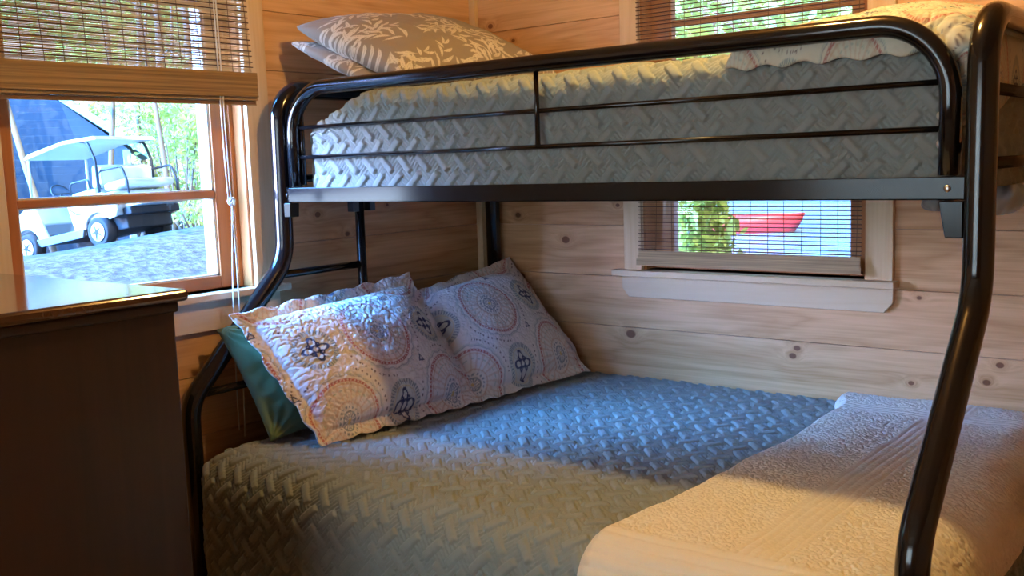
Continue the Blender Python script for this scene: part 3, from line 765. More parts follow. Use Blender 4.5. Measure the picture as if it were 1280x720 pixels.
# ------------------------------------------------------------ pillows
def pillow(name, corners, W_, H_, T_, mat, col_fn=None, flange=0.0, scallop=0.0, puff=0.0, seed=1, step=.0024, sag=.0, wr=.006, plump=.5, dent=None, bend=None):
    """corners: TL, TR, BR, BL of the seam as seen from the front (front normal faces the room)"""
    TL, TRc, BR, BL = [np.array(c, float) for c in corners]
    nu_, nv_ = int(W_ / step), int(H_ / step)
    u = np.linspace(-1, 1, nu_); v = np.linspace(-1, 1, nv_); U, V = np.meshgrid(u, v, indexing='ij')
    x, y = U * W_ / 2, V * H_ / 2
    # soft concave sides + scalloped flange edge
    cu = 1 - .035 * (1 - V ** 2) * (1 if flange == 0 else .3); cv = 1 - .05 * (1 - U ** 2) * (1 if flange == 0 else .3)
    if scallop:
        cu = cu + scallop * np.abs(np.sin(V * math.pi * 2.5)) * (np.abs(U) ** 6); cv = cv + scallop * np.abs(np.sin(U * math.pi * 3.5)) * (np.abs(V) ** 6)
    Uu, Vv = U * cu, V * cv
    a = (Uu + 1) / 2; b = (Vv + 1) / 2
    P = (BL * ((1 - a) * (1 - b))[..., None] + BR * (a * (1 - b))[..., None] + TL * ((1 - a) * b)[..., None] + TRc * (a * b)[..., None])
    nn = np.cross(TRc - TL, TL - BL); nn = nn / np.linalg.norm(nn)
    fu, fv = 1 - flange / (W_ / 2), 1 - flange / (H_ / 2)
    iu, iv = np.clip(np.abs(U) / fu, 0, 1), np.clip(np.abs(V) / fv, 0, 1)
    th = T_ * ((1 - iu ** 2.6) * (1 - iv ** 2.6)) ** plump
    wrk = wr * (vnoise(x * 9, y * 9, seed) + .5 * vnoise(x * 23, y * 23, seed + 3)) * (.3 + (th / T_))
    if wr:  # gathers running in from the corners
        for sx_ in (-1, 1):
            for sy_ in (-1, 1):
                r = np.hypot(x - sx_ * W_ / 2 * fu, y - sy_ * H_ / 2 * fv); an = np.arctan2(y - sy_ * H_ / 2, x - sx_ * W_ / 2)
                wrk = wrk + .35 * wr * np.cos(an * 16 + seed) * np.exp(-(r / .11) ** 2)
    front = th * (1 + .0 * U) + .0015 + wrk
    if puff: front = front + puff * vermicelli(x, y, .023, seed + 11)
    if dent is not None: front = front - dent(U, V)
    back = -(th * .75 + .0015) + wrk * .6
    if bend is not None:
        P = P + nn * bend(U, V)[..., None]
    edge = ((np.abs(U) >= 1) | (np.abs(V) >= 1))
    Pf = P + nn * front[..., None]; Pb = P + nn * back[..., None]
    # curl of a loose flange
    if flange:
        fl = np.clip(np.maximum((np.abs(U) - fu) / (1 - fu), (np.abs(V) - fv) / (1 - fv)), 0, 1)
        cz = .010 * fl * vnoise(x * 14, y * 14, seed + 7) * 2
        Pf = Pf + nn * cz[..., None]; Pb = Pb + nn * cz[..., None]
    col = None if col_fn is None else col_fn(x, y)
    return Pf, Pb, col
def put_pillow(name, mat, label, cat, floor_z=None, ymin=None, **k):
    Pf, Pb, col = pillow(name, mat=mat, **k)
    for A in (Pf, Pb):
        if floor_z is not None:
            A[..., 2] = np.where(A[..., 2] < floor_z, floor_z + .15 * (A[..., 2] - floor_z), A[..., 2])
        A[..., 1] = np.minimum(A[..., 1], -.022); A[..., 0] = np.maximum(A[..., 0], .012)
    return tag(two_sided_grid(name, Pf, Pb, mat, None, col), label, cat)

# two printed shams leaning on the head end
put_pillow('pillow_sham', M_print, 'medallion print quilted pillow sham leaning nearest the window, in front of the green pillow', 'pillow', floor_z=.592,
    corners=[(.180, -1.350, .960), (.205, -.640, 1.005), (.515, -.660, .600), (.445, -1.270, .592)], W_=.74, H_=.50, T_=.090,
    col_fn=lambda x, y: medallion_print(x + .235, y + .205, pitch=.246), flange=.040, scallop=.030, puff=.0055, seed=2)
put_pillow('pillow_sham', M_print, 'medallion print quilted pillow sham leaning in the corner by the back wall', 'pillow', floor_z=.592,
    corners=[(.190, -.640, .935), (.165, -.030, 1.000), (.560, -.075, .600), (.520, -.655, .600)], W_=.66, H_=.50, T_=.080,
    col_fn=lambda x, y: medallion_print(x + .31, y + .18, pitch=.246), flange=.035, scallop=.020, puff=.0030, seed=5)
put_pillow('pillow', M_green, 'plain green pillow mostly hidden behind the window-side printed sham', 'pillow', floor_z=.594,
    corners=[(.090, -1.345, .915), (.135, -.78, .950), (.340, -.78, .62), (.300, -1.335, .600)], W_=.64, H_=.46, T_=.055, flange=.0, seed=9, step=.005, wr=.016)
# two leaf-print pillows lying at the head of the upper bed
put_pillow('pillow', M_print, 'beige leaf print pillow on top of the pair at the head of the upper bed', 'pillow',
    corners=[(.105, -.985, 1.822), (.110, -.300, 1.865), (.640, -.330, 1.660), (.480, -.910, 1.640)], W_=.74, H_=.56, T_=.100,
    col_fn=lambda x, y: leaf_print(x, y, 4), seed=12, step=.0024, wr=.007)
put_pillow('pillow', M_print, 'beige leaf print pillow underneath the other one at the head of the upper bed', 'pillow',
    corners=[(.075, -.985, 1.775), (.070, -.36, 1.755), (.50, -.30, 1.62), (.40, -.96, 1.615)], W_=.74, H_=.52, T_=.050,
    col_fn=lambda x, y: leaf_print(x, y, 8), seed=17, step=.003, wr=.010)

# printed quilt heaped over the foot of the upper bed
nu, nv = 270, 420
u = np.linspace(0, 1, nu); v = np.linspace(0, 1, nv); U, V = np.meshgrid(u, v, indexing='ij')
S0 = (1.60 + .02 * np.sin(V * 9) - .05 * V) + U * (.655 - .10 * V); T0 = -1.048 + V * .96; T0 = T0 + .0045 * np.sin(S0 * 75) * (1 - V) ** 8
S0 = S0 - .0
hem = .045 * sstep(.5, 1, U) * 0
T0 = T0 - .05 * sstep(.62, 1.0, U) * (1 - V)
Q = drape_at(S0, T0, (.17, 2.104, -1.036, 0.1), ZU, .052)
Nq = grid_normals(Q)
if Nq[nu // 2, nv // 2, 2] < 0: Nq = -Nq
rim = np.minimum(np.minimum(U * .6, (1 - U) * .6), np.minimum(V, 1 - V))
th = .030 * np.sqrt(np.clip(rim / .03, 0, 1)) + .062 * np.exp(-((S0 - 1.93) / .20) ** 2 - ((T0 + .62) / .30) ** 2) + .030 * np.exp(-((S0 - 1.75) / .2) ** 2 - ((T0 + .55) / .4) ** 2)
hh = .0055 * vermicelli(S0, T0, .026, 44) * sstep(0, .02, rim) + .010 * vnoise(S0 * 8, T0 * 8, 41) * sstep(0, .03, rim)
side = sstep(-1.0, -1.04, Q[..., 1])
hh = hh * (1 - .5 * side); th = th * (1 - .65 * side)
Qf = Q + Nq * (th + hh + .007)[..., None]; Qb = Q + Nq * .006
for A, lim in ((Qf, -1.0500), (Qb, -1.0425)):
    hi = A[..., 2] < 1.66; A[..., 1] = np.where((A[..., 1] < lim) & (A[..., 2] < 1.7), lim, A[..., 1])
    A[..., 0] = np.where((A[..., 0] > 2.117) & hi, 2.117, A[..., 0])
tag(two_sided_grid('folded_quilt', Qf, Qb, M_print, None, medallion_print(S0, T0, pitch=.135, base=(.66, .60, .50)) * np.array([.92, 1.02, 1.0, 1.0])), 'cream and floral print quilt heaped over the foot of the upper bed', 'quilt')

# pale blue cloth hanging below the foot of the upper bed, grey tuck under the beam
def cloth_lump(name, c, sc, mat, label, cat, seed):
    th = np.linspace(0, math.pi, 40); ph = np.linspace(0, 2 * math.pi, 61)
    A, B = np.meshgrid(th, ph, indexing='ij')
    r = 1 + .10 * np.sin(B * 5 + A * 3 + seed) * np.sin(A) + .06 * np.sin(B * 9 + seed)* np.sin(A)
    P = np.stack([c[0] + sc[0] * r * np.sin(A) * np.cos(B), c[1] + sc[1] * r * np.sin(A) * np.sin(B), c[2] + sc[2] * np.cos(A) * r], -1)
    return tag(gridmesh(name, P, mat), label, cat)
cloth_lump('hanging_cloth', (2.075, -.600, 1.262), (.045, .105, .042), M_blue, 'pale blue cloth bulging down below the foot of the upper bed', 'cloth', 1)
cloth_lump('hanging_cloth', (2.058, -1.040, 1.272), (.030, .028, .018), M_grey, 'small grey cloth fold showing under the long beam near the foot post', 'cloth', 2)

# ------------------------------------------------------------ dresser
dr = empty('dresser', (.46, -2.215, 0), 'tall dark red-brown wooden dresser with glossy top, beside the larger window', 'dresser')
DX0, DX1, DY0, DY1, DZ = .030, .868, -2.460, -1.990, 1.128
b = MB(); b.box(DX0, DX1, DY0 + .02, DY1, .06, DZ); b.build('case', M_mahog, dr, .004)
MB().box(DX0 - .0, DX1 + .030, DY0 - .02, DY1 + .018, DZ, DZ + .024).build('top', M_mahog_top, dr, .009, 4)
MB().box(DX0, DX1 + .010, DY0 + .004, DY1 + .006, DZ - .022, DZ - .0005).build('top_moulding', M_mahog, dr, .006, 3)
MB().box(DX0, DX1 + .012, DY0 + .0, DY1 + .008, 0, .085).build('plinth', M_mahog, dr, .004)
M_knob = plain('dark_knob', (.03, .012, .008), rough=.3)
for k in range(5):
    q0 = .105 + k * .200
    d = MB().box(DX0 + .02, DX1 - .02, DY0 - .002, DY0 + .024, q0, q0 + .188).build('drawer', M_mahog, dr, .005)
    for x in (.22, .68): MB().sphere((x, DY0 - .014, q0 + .094), .016).build('knob', M_knob, d)

# ------------------------------------------------------------ ceiling lamp (warm)
lamp = empty('ceiling_lamp', (LAMP_POS[0], LAMP_POS[1], RZ), 'round ceiling lamp with a frosted warm shade above the bunk bed', 'lamp')
MB().tube([(LAMP_POS[0], LAMP_POS[1], RZ - .025), (LAMP_POS[0], LAMP_POS[1], RZ)], .075, 28).build('lamp_base', plain('white_enamel', (.8, .8, .78)), lamp)
sh = MB(); sh.sphere((LAMP_POS[0], LAMP_POS[1], RZ - .055), .060, 24, 12, (1, 1, .8))
area = 4 * math.pi * .06 ** 2
sh.build('lamp_shade', emis('warm_lamp_glass', LAMP_COL, LAMP_POWER / area / math.pi), lamp)

# ================================================================= OUT OF DOORS
fh = Vector((f_.x, f_.y, 0)).normalized(); rh = Vector((r_.x, r_.y, 0)).normalized()
WH = at(132, 308, 15.7)                                   # rear wheel contact
# view-aligned compass directions at the cart (real directions on the ground)
vd = Vector((WH.x - CAM.x, WH.y - CAM.y, 0)).normalized(); vr = Vector((vd.y, -vd.x, 0))
th_ = math.radians(49)
Fd = (vr * -math.cos(th_) + vd * math.sin(th_)); Ld = (vr * -math.sin(th_) - vd * math.cos(th_))      # forward and left of the parked cart
GR = .165
def sm1(t): t = max(0, min(1, t)); return t * t * (3 - 2 * t)
def ground(x, y):
    d = Vector((x - WH.x, y - WH.y, 0)); a = -d.dot(Fd)
    return WH.z + GR * max(-8, min(2.6, a)) - .75 * sm1((a - 3) / 6) - 5.5 * sm1((x + .4 + .95 * (y - 1)) / 4) + .5 * sm1((d.dot(vd) - 4) / 8) - .085 * max(0, -d.dot(vd) - .9)
gn, gm = 150, 150
GX = np.linspace(-46, -.4, gn); GY = np.linspace(-26, 40, gm); G = np.zeros((gn, gm, 3))
for i, x in enumerate(GX):
    for j, y in enumerate(GY):
        z = ground(x, y); z += .03 * math.sin(x * 1.3 + y) * math.sin(y * .9)
        G[i, j] = (x, y, z)
mgv, n, b = newmat('gravel'); ge = N(n, 'ShaderNodeNewGeometry'); no = N(n, 'ShaderNodeTexNoise'); no.inputs['Scale'].default_value = 9; no.inputs['Detail'].default_value = 8
lk(n, ge.outputs['Position'], no.inputs['Vector']); rp = N(n, 'ShaderNodeValToRGB'); lk(n, no.outputs['Fac'], rp.inputs[0])
rp.color_ramp.elements[0].position = .36; rp.color_ramp.elements[0].color = (.034, .036, .036, 1); rp.color_ramp.elements[1].position = .66; rp.color_ramp.elements[1].color = (.11, .11, .105, 1)
lk(n, rp.outputs[0], b.inputs['Base Color']); b.inputs['Roughness'].default_value = .9
bp = N(n, 'ShaderNodeBump'); bp.inputs['Distance'].default_value = .05; lk(n, no.outputs['Fac'], bp.inputs['Height']); lk(n, bp.outputs[0], b.inputs['Normal'])
tag(gridmesh('ground', G, mgv, smooth=True), kind='structure')

# cart
M_cartw = plain('white_cart_panel', (.78, .80, .80), rough=.25, coat=.5)
M_cartt = plain('pale_cart_roof', (.74, .74, .70), rough=.4)
M_seat = plain('pale_vinyl', (.70, .74, .72), rough=.5)
M_tyre = plain('tyre_rubber', (.035, .035, .04), rough=.8)
M_dark = plain('dark_plastic', (.03, .035, .045), rough=.6)
M_sil = plain('hubcap_silver', (.55, .57, .6), rough=.35, metal=.6)
M_tail = plain('tail_lamp_red', (.45, .02, .03), rough=.2)
M_dec = plain('blue_decal', (.10, .25, .35), rough=.4)
def gslope(d): p = Vector((WH.x, WH.y, 0)); q = p + d * 1.0; return ground(q.x, q.y) - ground(p.x, p.y)
F3 = (Fd + Vector((0, 0, gslope(Fd)))).normalized(); L3 = (Ld + Vector((0, 0, gslope(Ld)))); L3 = (L3 - F3 * L3.dot(F3)).normalized(); U3 = F3.cross(L3)
cart = empty('golf_cart', WH, 'white golf cart with a canopy roof and rear seat, parked on the gravel outside', 'golf cart')
def K(x, y, z):
    z = z if z < .5 else .5 + (z - .5) * .86
    return WH + F3 * x + L3 * y + U3 * z     # x forward of the rear axle, y to its left, z up; left wheel at y = 0
def cbox(mb, x0, x1, y0, y1, z0, z1):
    vs = [K(x, y, z) for x in (x0, x1) for y in (y0, y1) for z in (z0, z1)]
    mb.add(vs, [(0, 1, 3, 2), (4, 6, 7, 5), (0, 4, 5, 1), (2, 3, 7, 6), (0, 2, 6, 4), (1, 5, 7, 3)]); return mb
def cprism(mb, pts, y0, y1):
    A = [K(x, y0, z) for x, z in pts]; B = [K(x, y1, z) for x, z in pts]; n = len(pts)
    mb.add(A + B, [tuple(range(n)), tuple(range(n, 2 * n))[::-1]] + [(i, i + n, (i + 1) % n + n, (i + 1) % n) for i in range(n)]); return mb
def arc(cx, cz, r, a0, a1, k=10): return [(cx + r * math.cos(math.radians(a0 + (a1 - a0) * i / k)), cz + r * math.sin(math.radians(a0 + (a1 - a0) * i / k))) for i in range(k + 1)]
WB, CW = 1.66, 1.12
# rear body shell with wheel arch
rear = [(-.48, .50), (-.42, .40)] + arc(0, .23, .30, 150, 15)[0:] + [(.52, .30), (.60, .80), (.30, .86), (-.20, .86), (-.46, .72)]
for y0, y1 in ((.02, .07), (-CW - .07, -CW - .02)): cprism(MB(), rear, y0, y1).build('rear_side_panel', M_cartw, cart, .02)
cbox(MB(), -.42, .56, -CW, .02, .42, .84).build('rear_body', M_cartw, cart, .03)
front = [(1.14, .30)] + [(1.32, .30)] + arc(WB, .23, .30, 165, 20)[0:] + [(2.06, .36), (2.02, .60), (1.80, .80), (1.50, .95), (1.36, .98), (1.30, .80)]
for y0, y1 in ((.02, .07), (-CW - .07, -CW - .02)): cprism(MB(), front, y0, y1).build('front_side_panel', M_cartw, cart, .02)
cprism(MB(), [(1.32, .55), (2.05, .45), (2.02, .62), (1.80, .82), (1.50, .96), (1.36, .98)], -CW - .02, .02).build('front_cowl', M_cartw, cart, .03)
cbox(MB(), .30, 1.45, -CW - .05, .05, .22, .31).build('floor_pan', M_dark, cart, .01)
for y0, y1 in ((.05, .085), (-CW - .085, -CW - .05)): cprism(MB(), [(.36, .20), (1.34, .20), (1.42, .33), (.30, .33)], y0, y1).build('rocker_trim', plain('blue_grey_trim', (.16, .22, .30)), cart, .01)
# decal stripe on the side panel
cprism(MB(), [(.12, .56), (.40, .60), (.56, .72), (.54, .68), (.40, .56)], .068, .074).build('side_stripe', M_dec, cart)
for x, z in ((.30, .53), (.38, .545), (.47, .60)): cbox(MB(), x, x + .022, .068, .074, z, z + .02).build('side_dot', M_tail, cart)
# wheels
for x, y in ((0, 0), (WB, 0), (0, -CW), (WB, -CW)):
    mb = MB(); prof = [(.0, .05), (.10, .055), (.125, .075), (.20, .095), (.225, .085), (.23, .0), (.225, -.085), (.2, -.095), (.1, -.07), (0, -.07)]
    vs = []; fs = []; sg = 28
    for q, (rr, yy) in enumerate(prof):
        for k in range(sg):
            a = 2 * math.pi * k / sg; vs.append(K(x + rr * math.cos(a), y + yy, .23 + rr * math.sin(a)))
    for q in range(len(prof) - 1):
        for k in range(sg): fs.append((q * sg + k, q * sg + (k + 1) % sg, (q + 1) * sg + (k + 1) % sg, (q + 1) * sg + k))
    mb.add(vs, fs, True); wo = mb.build('wheel', M_tyre, cart)
    sgn = 1 if y == 0 else -1
    hc = MB(); cs = [K(x + .145 * math.cos(2 * math.pi * k / 28), y + sgn * .098, .23 + .145 * math.sin(2 * math.pi * k / 28)) for k in range(28)]
    ci = [K(x + .05 * math.cos(2 * math.pi * k / 28), y + sgn * .115, .23 + .05 * math.sin(2 * math.pi * k / 28)) for k in range(28)]
    hc.add(cs + ci, [(k, (k + 1) % 28, (k + 1) % 28 + 28, k + 28) for k in range(28)] + [tuple(range(28, 56))], True); hc.build('hubcap', M_sil, wo)
    sp_ = MB(); n5 = 10; st5 = []
    for k in range(n5):
        a = 2 * math.pi * k / n5; rr5 = .118 if k % 2 == 0 else .030; st5.append(K(x + rr5 * math.cos(a), y + sgn * (.1075 if k % 2 == 0 else .119), .23 + rr5 * math.sin(a)))
    sp_.add(st5 + [p + L3 * sgn * .004 for p in st5], [tuple(range(n5))[::-1], tuple(range(n5, 2 * n5))] + [(k, (k + 1) % n5, (k + 1) % n5 + n5, k + n5) for k in range(n5)])
    sp_.build('hub_star', M_dark, wo)
# seats
cbox(MB(), .02, .60, -CW + .02, -.02, .84, .98).build('seat_cushion', M_seat, cart, .05, 3)
cprism(MB(), [(-.02, .98), (.10, .98), (.02, 1.38), (-.08, 1.38)], -CW + .04, -.04).build('seat_back', M_seat, cart, .04, 3)
cbox(MB(), -.62, -.14, -CW + .05, -.05, .88, 1.02).build('rear_seat_cushion', M_seat, cart, .05, 3)
cprism(MB(), [(-.14, 1.00), (-.04, 1.00), (-.10, 1.34), (-.20, 1.32)], -CW + .05, -.05).build('rear_seat_back', M_seat, cart, .04, 3)
cbox(MB(), -1.02, -.46, -CW + .10, -.10, .52, .58).build('rear_footrest', M_cartt, cart, .02)
cbox(MB(), -.62, -.44, -CW + .06, -.06, .40, .52).build('rear_bumper', M_dark, cart, .02)
cbox(MB(), -.46, .10, -CW + .10, -.10, .20, .44).build('engine_bay', M_dark, cart, .02)
cbox(MB(), -.47, -.40, -.02, .06, .58, .76).build('tail_lamp', M_tail, cart, .015)
for y in (-.06, -CW + .06):
    MB().tube(fillet([K(-.64, y, .56), K(-.66, y, .98), K(-.60, y, 1.24), K(-.10, y, 1.26), K(-.06, y, .95)], .09), .018, 8).build('grab_rail', M_dark, cart)
for y in (-.02, -CW + .02):
    MB().tube(fillet([K(.10, y, 1.00), K(.12, y, 1.16), K(.52, y, 1.16), K(.56, y, .95)], .06), .016, 8).build('arm_rail', M_dark, cart)
# roof on four posts
rf = [(-.30, 1.78), (-.24, 1.86), (.45, 1.93), (1.30, 1.88), (1.42, 1.82), (1.38, 1.78), (.45, 1.86)]
cprism(MB(), rf, -CW - .04, .04).build('canopy_roof', M_cartt, cart, .02, 3)
for y in (-.00, -CW): 
    MB().tube([K(1.46, y, .93), K(1.34, y, 1.80)], .022, 8).build('roof_post', M_cartt, cart)
    MB().tube(fillet([K(-.10, y, .86), K(-.14, y, 1.45), K(-.05, y, 1.80), K(.10, y, 1.84)], .12), .022, 8).build('roof_post', M_dark, cart)
swh = MB(); cW = K(1.16, -.36, 1.10); ax1 = L3; ax2 = (U3 * .85 + F3 * .5).normalized()
swh.tube([cW + (ax1 * math.cos(a) + ax2 * math.sin(a)) * .18 for a in np.linspace(0, 2 * math.pi, 25)[:-1]], .014, 8, closed=True)
swh.tube([cW, K(1.42, -.36, .90)], .016, 8); swh.tube([cW - ax1 * .18, cW + ax1 * .18], .01, 8); swh.build('steering_wheel', M_dark, cart)

# blue cabin behind the cart
cab = empty('cabin', at(60, 250, 21), 'dark blue clapboard cabin with a pale green roof edge, beyond the golf cart', 'building')
M_navy, n, b = newmat('navy_clapboard'); ge = N(n, 'ShaderNodeNewGeometry'); sp = N(n, 'ShaderNodeSeparateXYZ'); lk(n, ge.outputs['Position'], sp.inputs[0])
mm = N(n, 'ShaderNodeMath', operation='MODULO'); lk(n, sp.outputs['Z'], mm.inputs[0]); mm.inputs[1].default_value = .16
bp = N(n, 'ShaderNodeBump'); bp.inputs['Distance'].default_value = .25; bp.inputs['Strength'].default_value = .9; lk(n, mm.outputs[0], bp.inputs['Height']); lk(n, bp.outputs[0], b.inputs['Normal'])
b.inputs['Base Color'].default_value = (.018, .040, .068, 1); b.inputs['Roughness'].default_value = .6
M_gtrim = plain('pale_green_paint', (.25, .42, .38), rough=.6)
D = 21.0
cr = at(163, 225, D); p1 = at(163, 262, D); base_z = ground(cr.x, cr.y) - .6
wall_l = at(-80, 225, D)
def cz(px, py): return at(px, py, D)
A_ = [Vector((cr.x, cr.y, base_z)), Vector((cr.x, cr.y, cz(163, 186).z)), cz(75, 128), cz(-10, 78), Vector((wall_l.x, wall_l.y, cz(-80, 110).z)), Vector((wall_l.x, wall_l.y, base_z))]
A_ = [Vector((p.x, p.y, p.z)) for p in A_]
mb = MB(); mb.prism(A_, 0, vd * 3); mb.build('cabin_wall', M_navy, cab)
rk = MB(); a_, b_ = cz(186, 198) - vd * .35, cz(-10, 73) - vd * .35; up = Vector((0, 0, .17))
rk.prism([a_, b_, b_ + up, a_ + up], 0, vd * 3.7); rk.build('roof_edge', M_gtrim, cab)
cp = MB(); q = Vector((cr.x, cr.y, 0)) - vd * .04
cp.prism([q - vr * .10 + Vector((0, 0, base_z)), q + vr * .04 + Vector((0, 0, base_z)), q + vr * .04 + Vector((0, 0, cz(163, 187).z)), q - vr * .10 + Vector((0, 0, cz(163, 187).z))], 0, vd * .1)
cp.build('corner_board', plain('white_green_paint', (.6, .7, .66)), cab)

# trees
M_bark = plain('grey_bark', (.16, .14, .12), rough=.9, bump=.6, bscale=9)
M_barkl = plain('pale_bark', (.22, .20, .165), rough=.9, bump=.6, bscale=6)
M_leaf = translucent('leaf_green', (.20, .36, .10), .5, rough=.6)
M_leaf2 = translucent('leaf_bright', (.46, .58, .16), .55, rough=.6)
rng = np.random.default_rng(5)
def leaves(cx, cy, cz_, rx, ry, rz, n, size, mat, parent, clumps=24):
    cl = rng.normal(size=(clumps, 3)); cl /= np.linalg.norm(cl, axis=1, keepdims=True); cl *= rng.uniform(.3, 1, (clumps, 1)) ** .6
    p = cl[rng.integers(0, clumps, n)] + rng.normal(size=(n, 3)) * .20
    p = p * np.array([rx, ry, rz]) + np.array([cx, cy, cz_])
    a = rng.normal(size=(n, 3)); a /= np.linalg.norm(a, axis=1, keepdims=True)
    b = np.cross(a, rng.normal(size=(n, 3))); b /= np.linalg.norm(b, axis=1, keepdims=True)
    sz = size * rng.uniform(.6, 1.3, (n, 1)); a = a * sz; b = b * sz * .45
    V = np.stack([p - a, p - b * .9, p + a, p + b * .9], 1).reshape(-1, 3); q = np.arange(n * 4).reshape(n, 4)
    return rawmesh('foliage', V, q, mat, parent, smooth=False)
def tree(foot, top, r0, r1, mat, label, crown=None, leafmat=None, n=1500, size=.10, group='woodland trees beyond the golf cart', branches=3):
    foot = Vector(foot); foot.z = min(foot.z, ground(foot.x, foot.y)) - .1; top = Vector(top)
    root = empty('tree', foot, label, 'tree', group)
    mb = MB(); pts = []; rr = []
    for i in range(9):
        t_ = i / 8; p = foot.lerp(top, t_) + Vector((math.sin(i * 1.7 + foot.x) * .05, math.cos(i * 1.3 + foot.y) * .05, 0)) * (1 if 0 < i < 8 else 0)
        pts.append(p); rr.append(r0 + (r1 - r0) * t_)
    mb.tube(pts, rr, 9)
    br = mb
    for k in range(branches):
        s_ = foot.lerp(top, .45 + .5 * k / max(1, branches)); d = Vector((math.sin(k * 2.4 + foot.y), math.cos(k * 2.4 + foot.y), .5)) * random.uniform(.6, 1.2)
        br.tube([s_, s_ + d * .5 + Vector((0, 0, .1)), s_ + d], [r1 * .8, r1 * .5, r1 * .2], 6)
    br.build('trunk', mat, root)
    if crown:
        c, rad = crown; leaves(c[0], c[1], c[2], rad[0], rad[1], rad[2], n, size, leafmat or M_leaf, root)
    return root
def trunk_px(x0, y0, x1, y1, D, r0, mat, label, **k):
    """a trunk from its foot (x0, y0) leaning through (x1, y1), carried on upwards"""
    a, b_ = at(x0, y0, D), at(x1, y1, D); d = (b_ - a); f = 6.5 / max(.3, d.z); top = a + d * f
    return tree(a, top, r0, r0 * .45, mat, label, **k)
trunk_px(68, 258, 24, 135, 18.6, .065, M_barkl, 'leaning speckled pale tree trunk between the golf cart and the blue cabin', crown=((at(20, -60, 18)), (2, 2, 1.4)), n=900)
trunk_px(22, 290, 4, 190, 18.2, .085, M_bark, 'tree trunk at the left edge of the big window, in front of the cabin')
trunk_px(139, 235, 135, 130, 19.8, .065, M_bark, 'straight trunk rising behind the golf cart roof, before the blue cabin')
trunk_px(222, 275, 196, 135, 19, .055, M_bark, 'dark slender trunk leaning left, just right of the golf cart')
trunk_px(178, 262, 174, 150, 25.5, .09, M_bark, 'grey trunk behind the golf cart, nearest the cabin corner')
trunk_px(204, 262, 200, 150, 26, .17, M_bark, 'thick grey trunk in the woods behind the golf cart rear seat')
trunk_px(240, 255, 236, 140, 27, .14, M_bark, 'thick trunk in the woods near the right edge of the big window', crown=((at(240, 150, 27)), (2.2, 2.2, 1.4)), leafmat=M_leaf2, n=1400, size=.13)
LAB = ['pale slender trunk in the woods behind the cart seats, second right of the cabin corner', 'grey trunk in the woods just right of the thick trunk behind the cart', 'pale thin trunk in the woods, right of the dark leaning trunk',
       'grey trunk near the right edge of the big window, beside the white window trim', 'thinnest pale trunk, nearly hidden by the right side of the big window', 'grey trunk in the woods touching the cabin corner board', 'pale trunk deep in the woods between the two thick grey trunks']
for k, (px, D_, r) in enumerate(((187, 30, .08), (214, 33, .10), (228, 31, .06), (252, 34, .12), (262, 29, .05), (168, 33, .09), (194, 38, .1))):
    trunk_px(px, 258, px - 2 + k % 3 * 2, 140, D_, r, M_bark if k % 2 else M_barkl, LAB[k], branches=2)
# leafy understorey: shrubs and saplings
def shrub(name, px, py, D_, rad, n, mat, label, size=.07, group=None):
    c = at(px, py, D_); g = ground(c.x, c.y); root = empty(name, (c.x, c.y, g), label, 'shrub' if 'shrub' in name else 'tree', group)
    mb = MB()
    for k in range(5):
        a = k * 1.3; mb.tube([(c.x, c.y, g - .1), (c.x + math.cos(a) * rad[0] * .3, c.y + math.sin(a) * rad[0] * .3, (g + c.z) / 2), (c.x + math.cos(a) * rad[0] * .6, c.y + math.sin(a) * rad[0] * .6, c.z + rad[2] * .4)], [.03, .02, .008], 6)
    mb.build('stems', M_bark, root); leaves(c.x, c.y, c.z, *rad, n, size, mat, root, clumps=30); return root
shrub('sapling', 219, 165, 20.6, (.8, .8, .6), 1300, M_leaf2, 'bright green leafy sapling in the big window, above the cart rear seat')
shrub('sapling', 160, 150, 30, (1.9, 1.9, .9), 1300, M_leaf, 'mid green leafy tree crown above the cabin roof edge')
shrub('shrub', 245, 262, 19, (1.1, 1.1, .32), 900, M_leaf2, 'low bright green shrub on the bank right of the golf cart')
shrub('shrub', 246, 205, 24, (1.3, 1.3, .8), 1100, M_leaf2, 'airy bright shrub in the woods at the right of the big window')
shrub('shrub', 190, 240, 29, (1.5, 1.5, .6), 900, M_leaf, 'dark green undergrowth shrub behind the cart seats')
# tall trees whose canopy dapples the gravel
for k, (x, y, h_, rad) in enumerate(((1.6, -7.6, 10.5, 2.2), (-6.0, -2.6, 11.5, 2.4), (-11.5, -2.5, 10.5, 2.2), (-1.6, -10.5, 12.0, 1.9))):
    g = ground(x, y)
    tree((x, y, g), (x, y, g + h_), .2, .1, M_bark, ['tall shade tree nearest the house, its crown over the gravel', 'tall shade tree behind the nearest one, over the gravel', 'tall shade tree close to the blue cabin', 'tall shade tree standing apart from the others beyond the driveway'][k],
         crown=((x, y, g + h_), (rad, rad, 1.6)), n=1500, size=.24, group=None)

for k, (x, y, h_) in enumerate(((-12.5, -4.5, 3.2), (-16.5, -1.0, 3.4), (-9.6, -5.9, 3.0), (-20, 2.2, 3.6))):  # unseen evergreens added to keep the sky lobe off cart and gravel
    g = ground(x, y)
    tree((x, y, g), (x, y, g + h_ * 1.5), .2, .05, M_bark, ['dense evergreen nearest but one to the house, left of the gravel', 'dense evergreen left of the golf cart', 'dense evergreen nearest to the house, left of the gravel', 'dense evergreen farthest back, left of the cabin'][k],
         crown=((x, y, g + h_ * .8), (1.5, 1.5, 2.6)), n=5000, size=.24, group=None, branches=0)
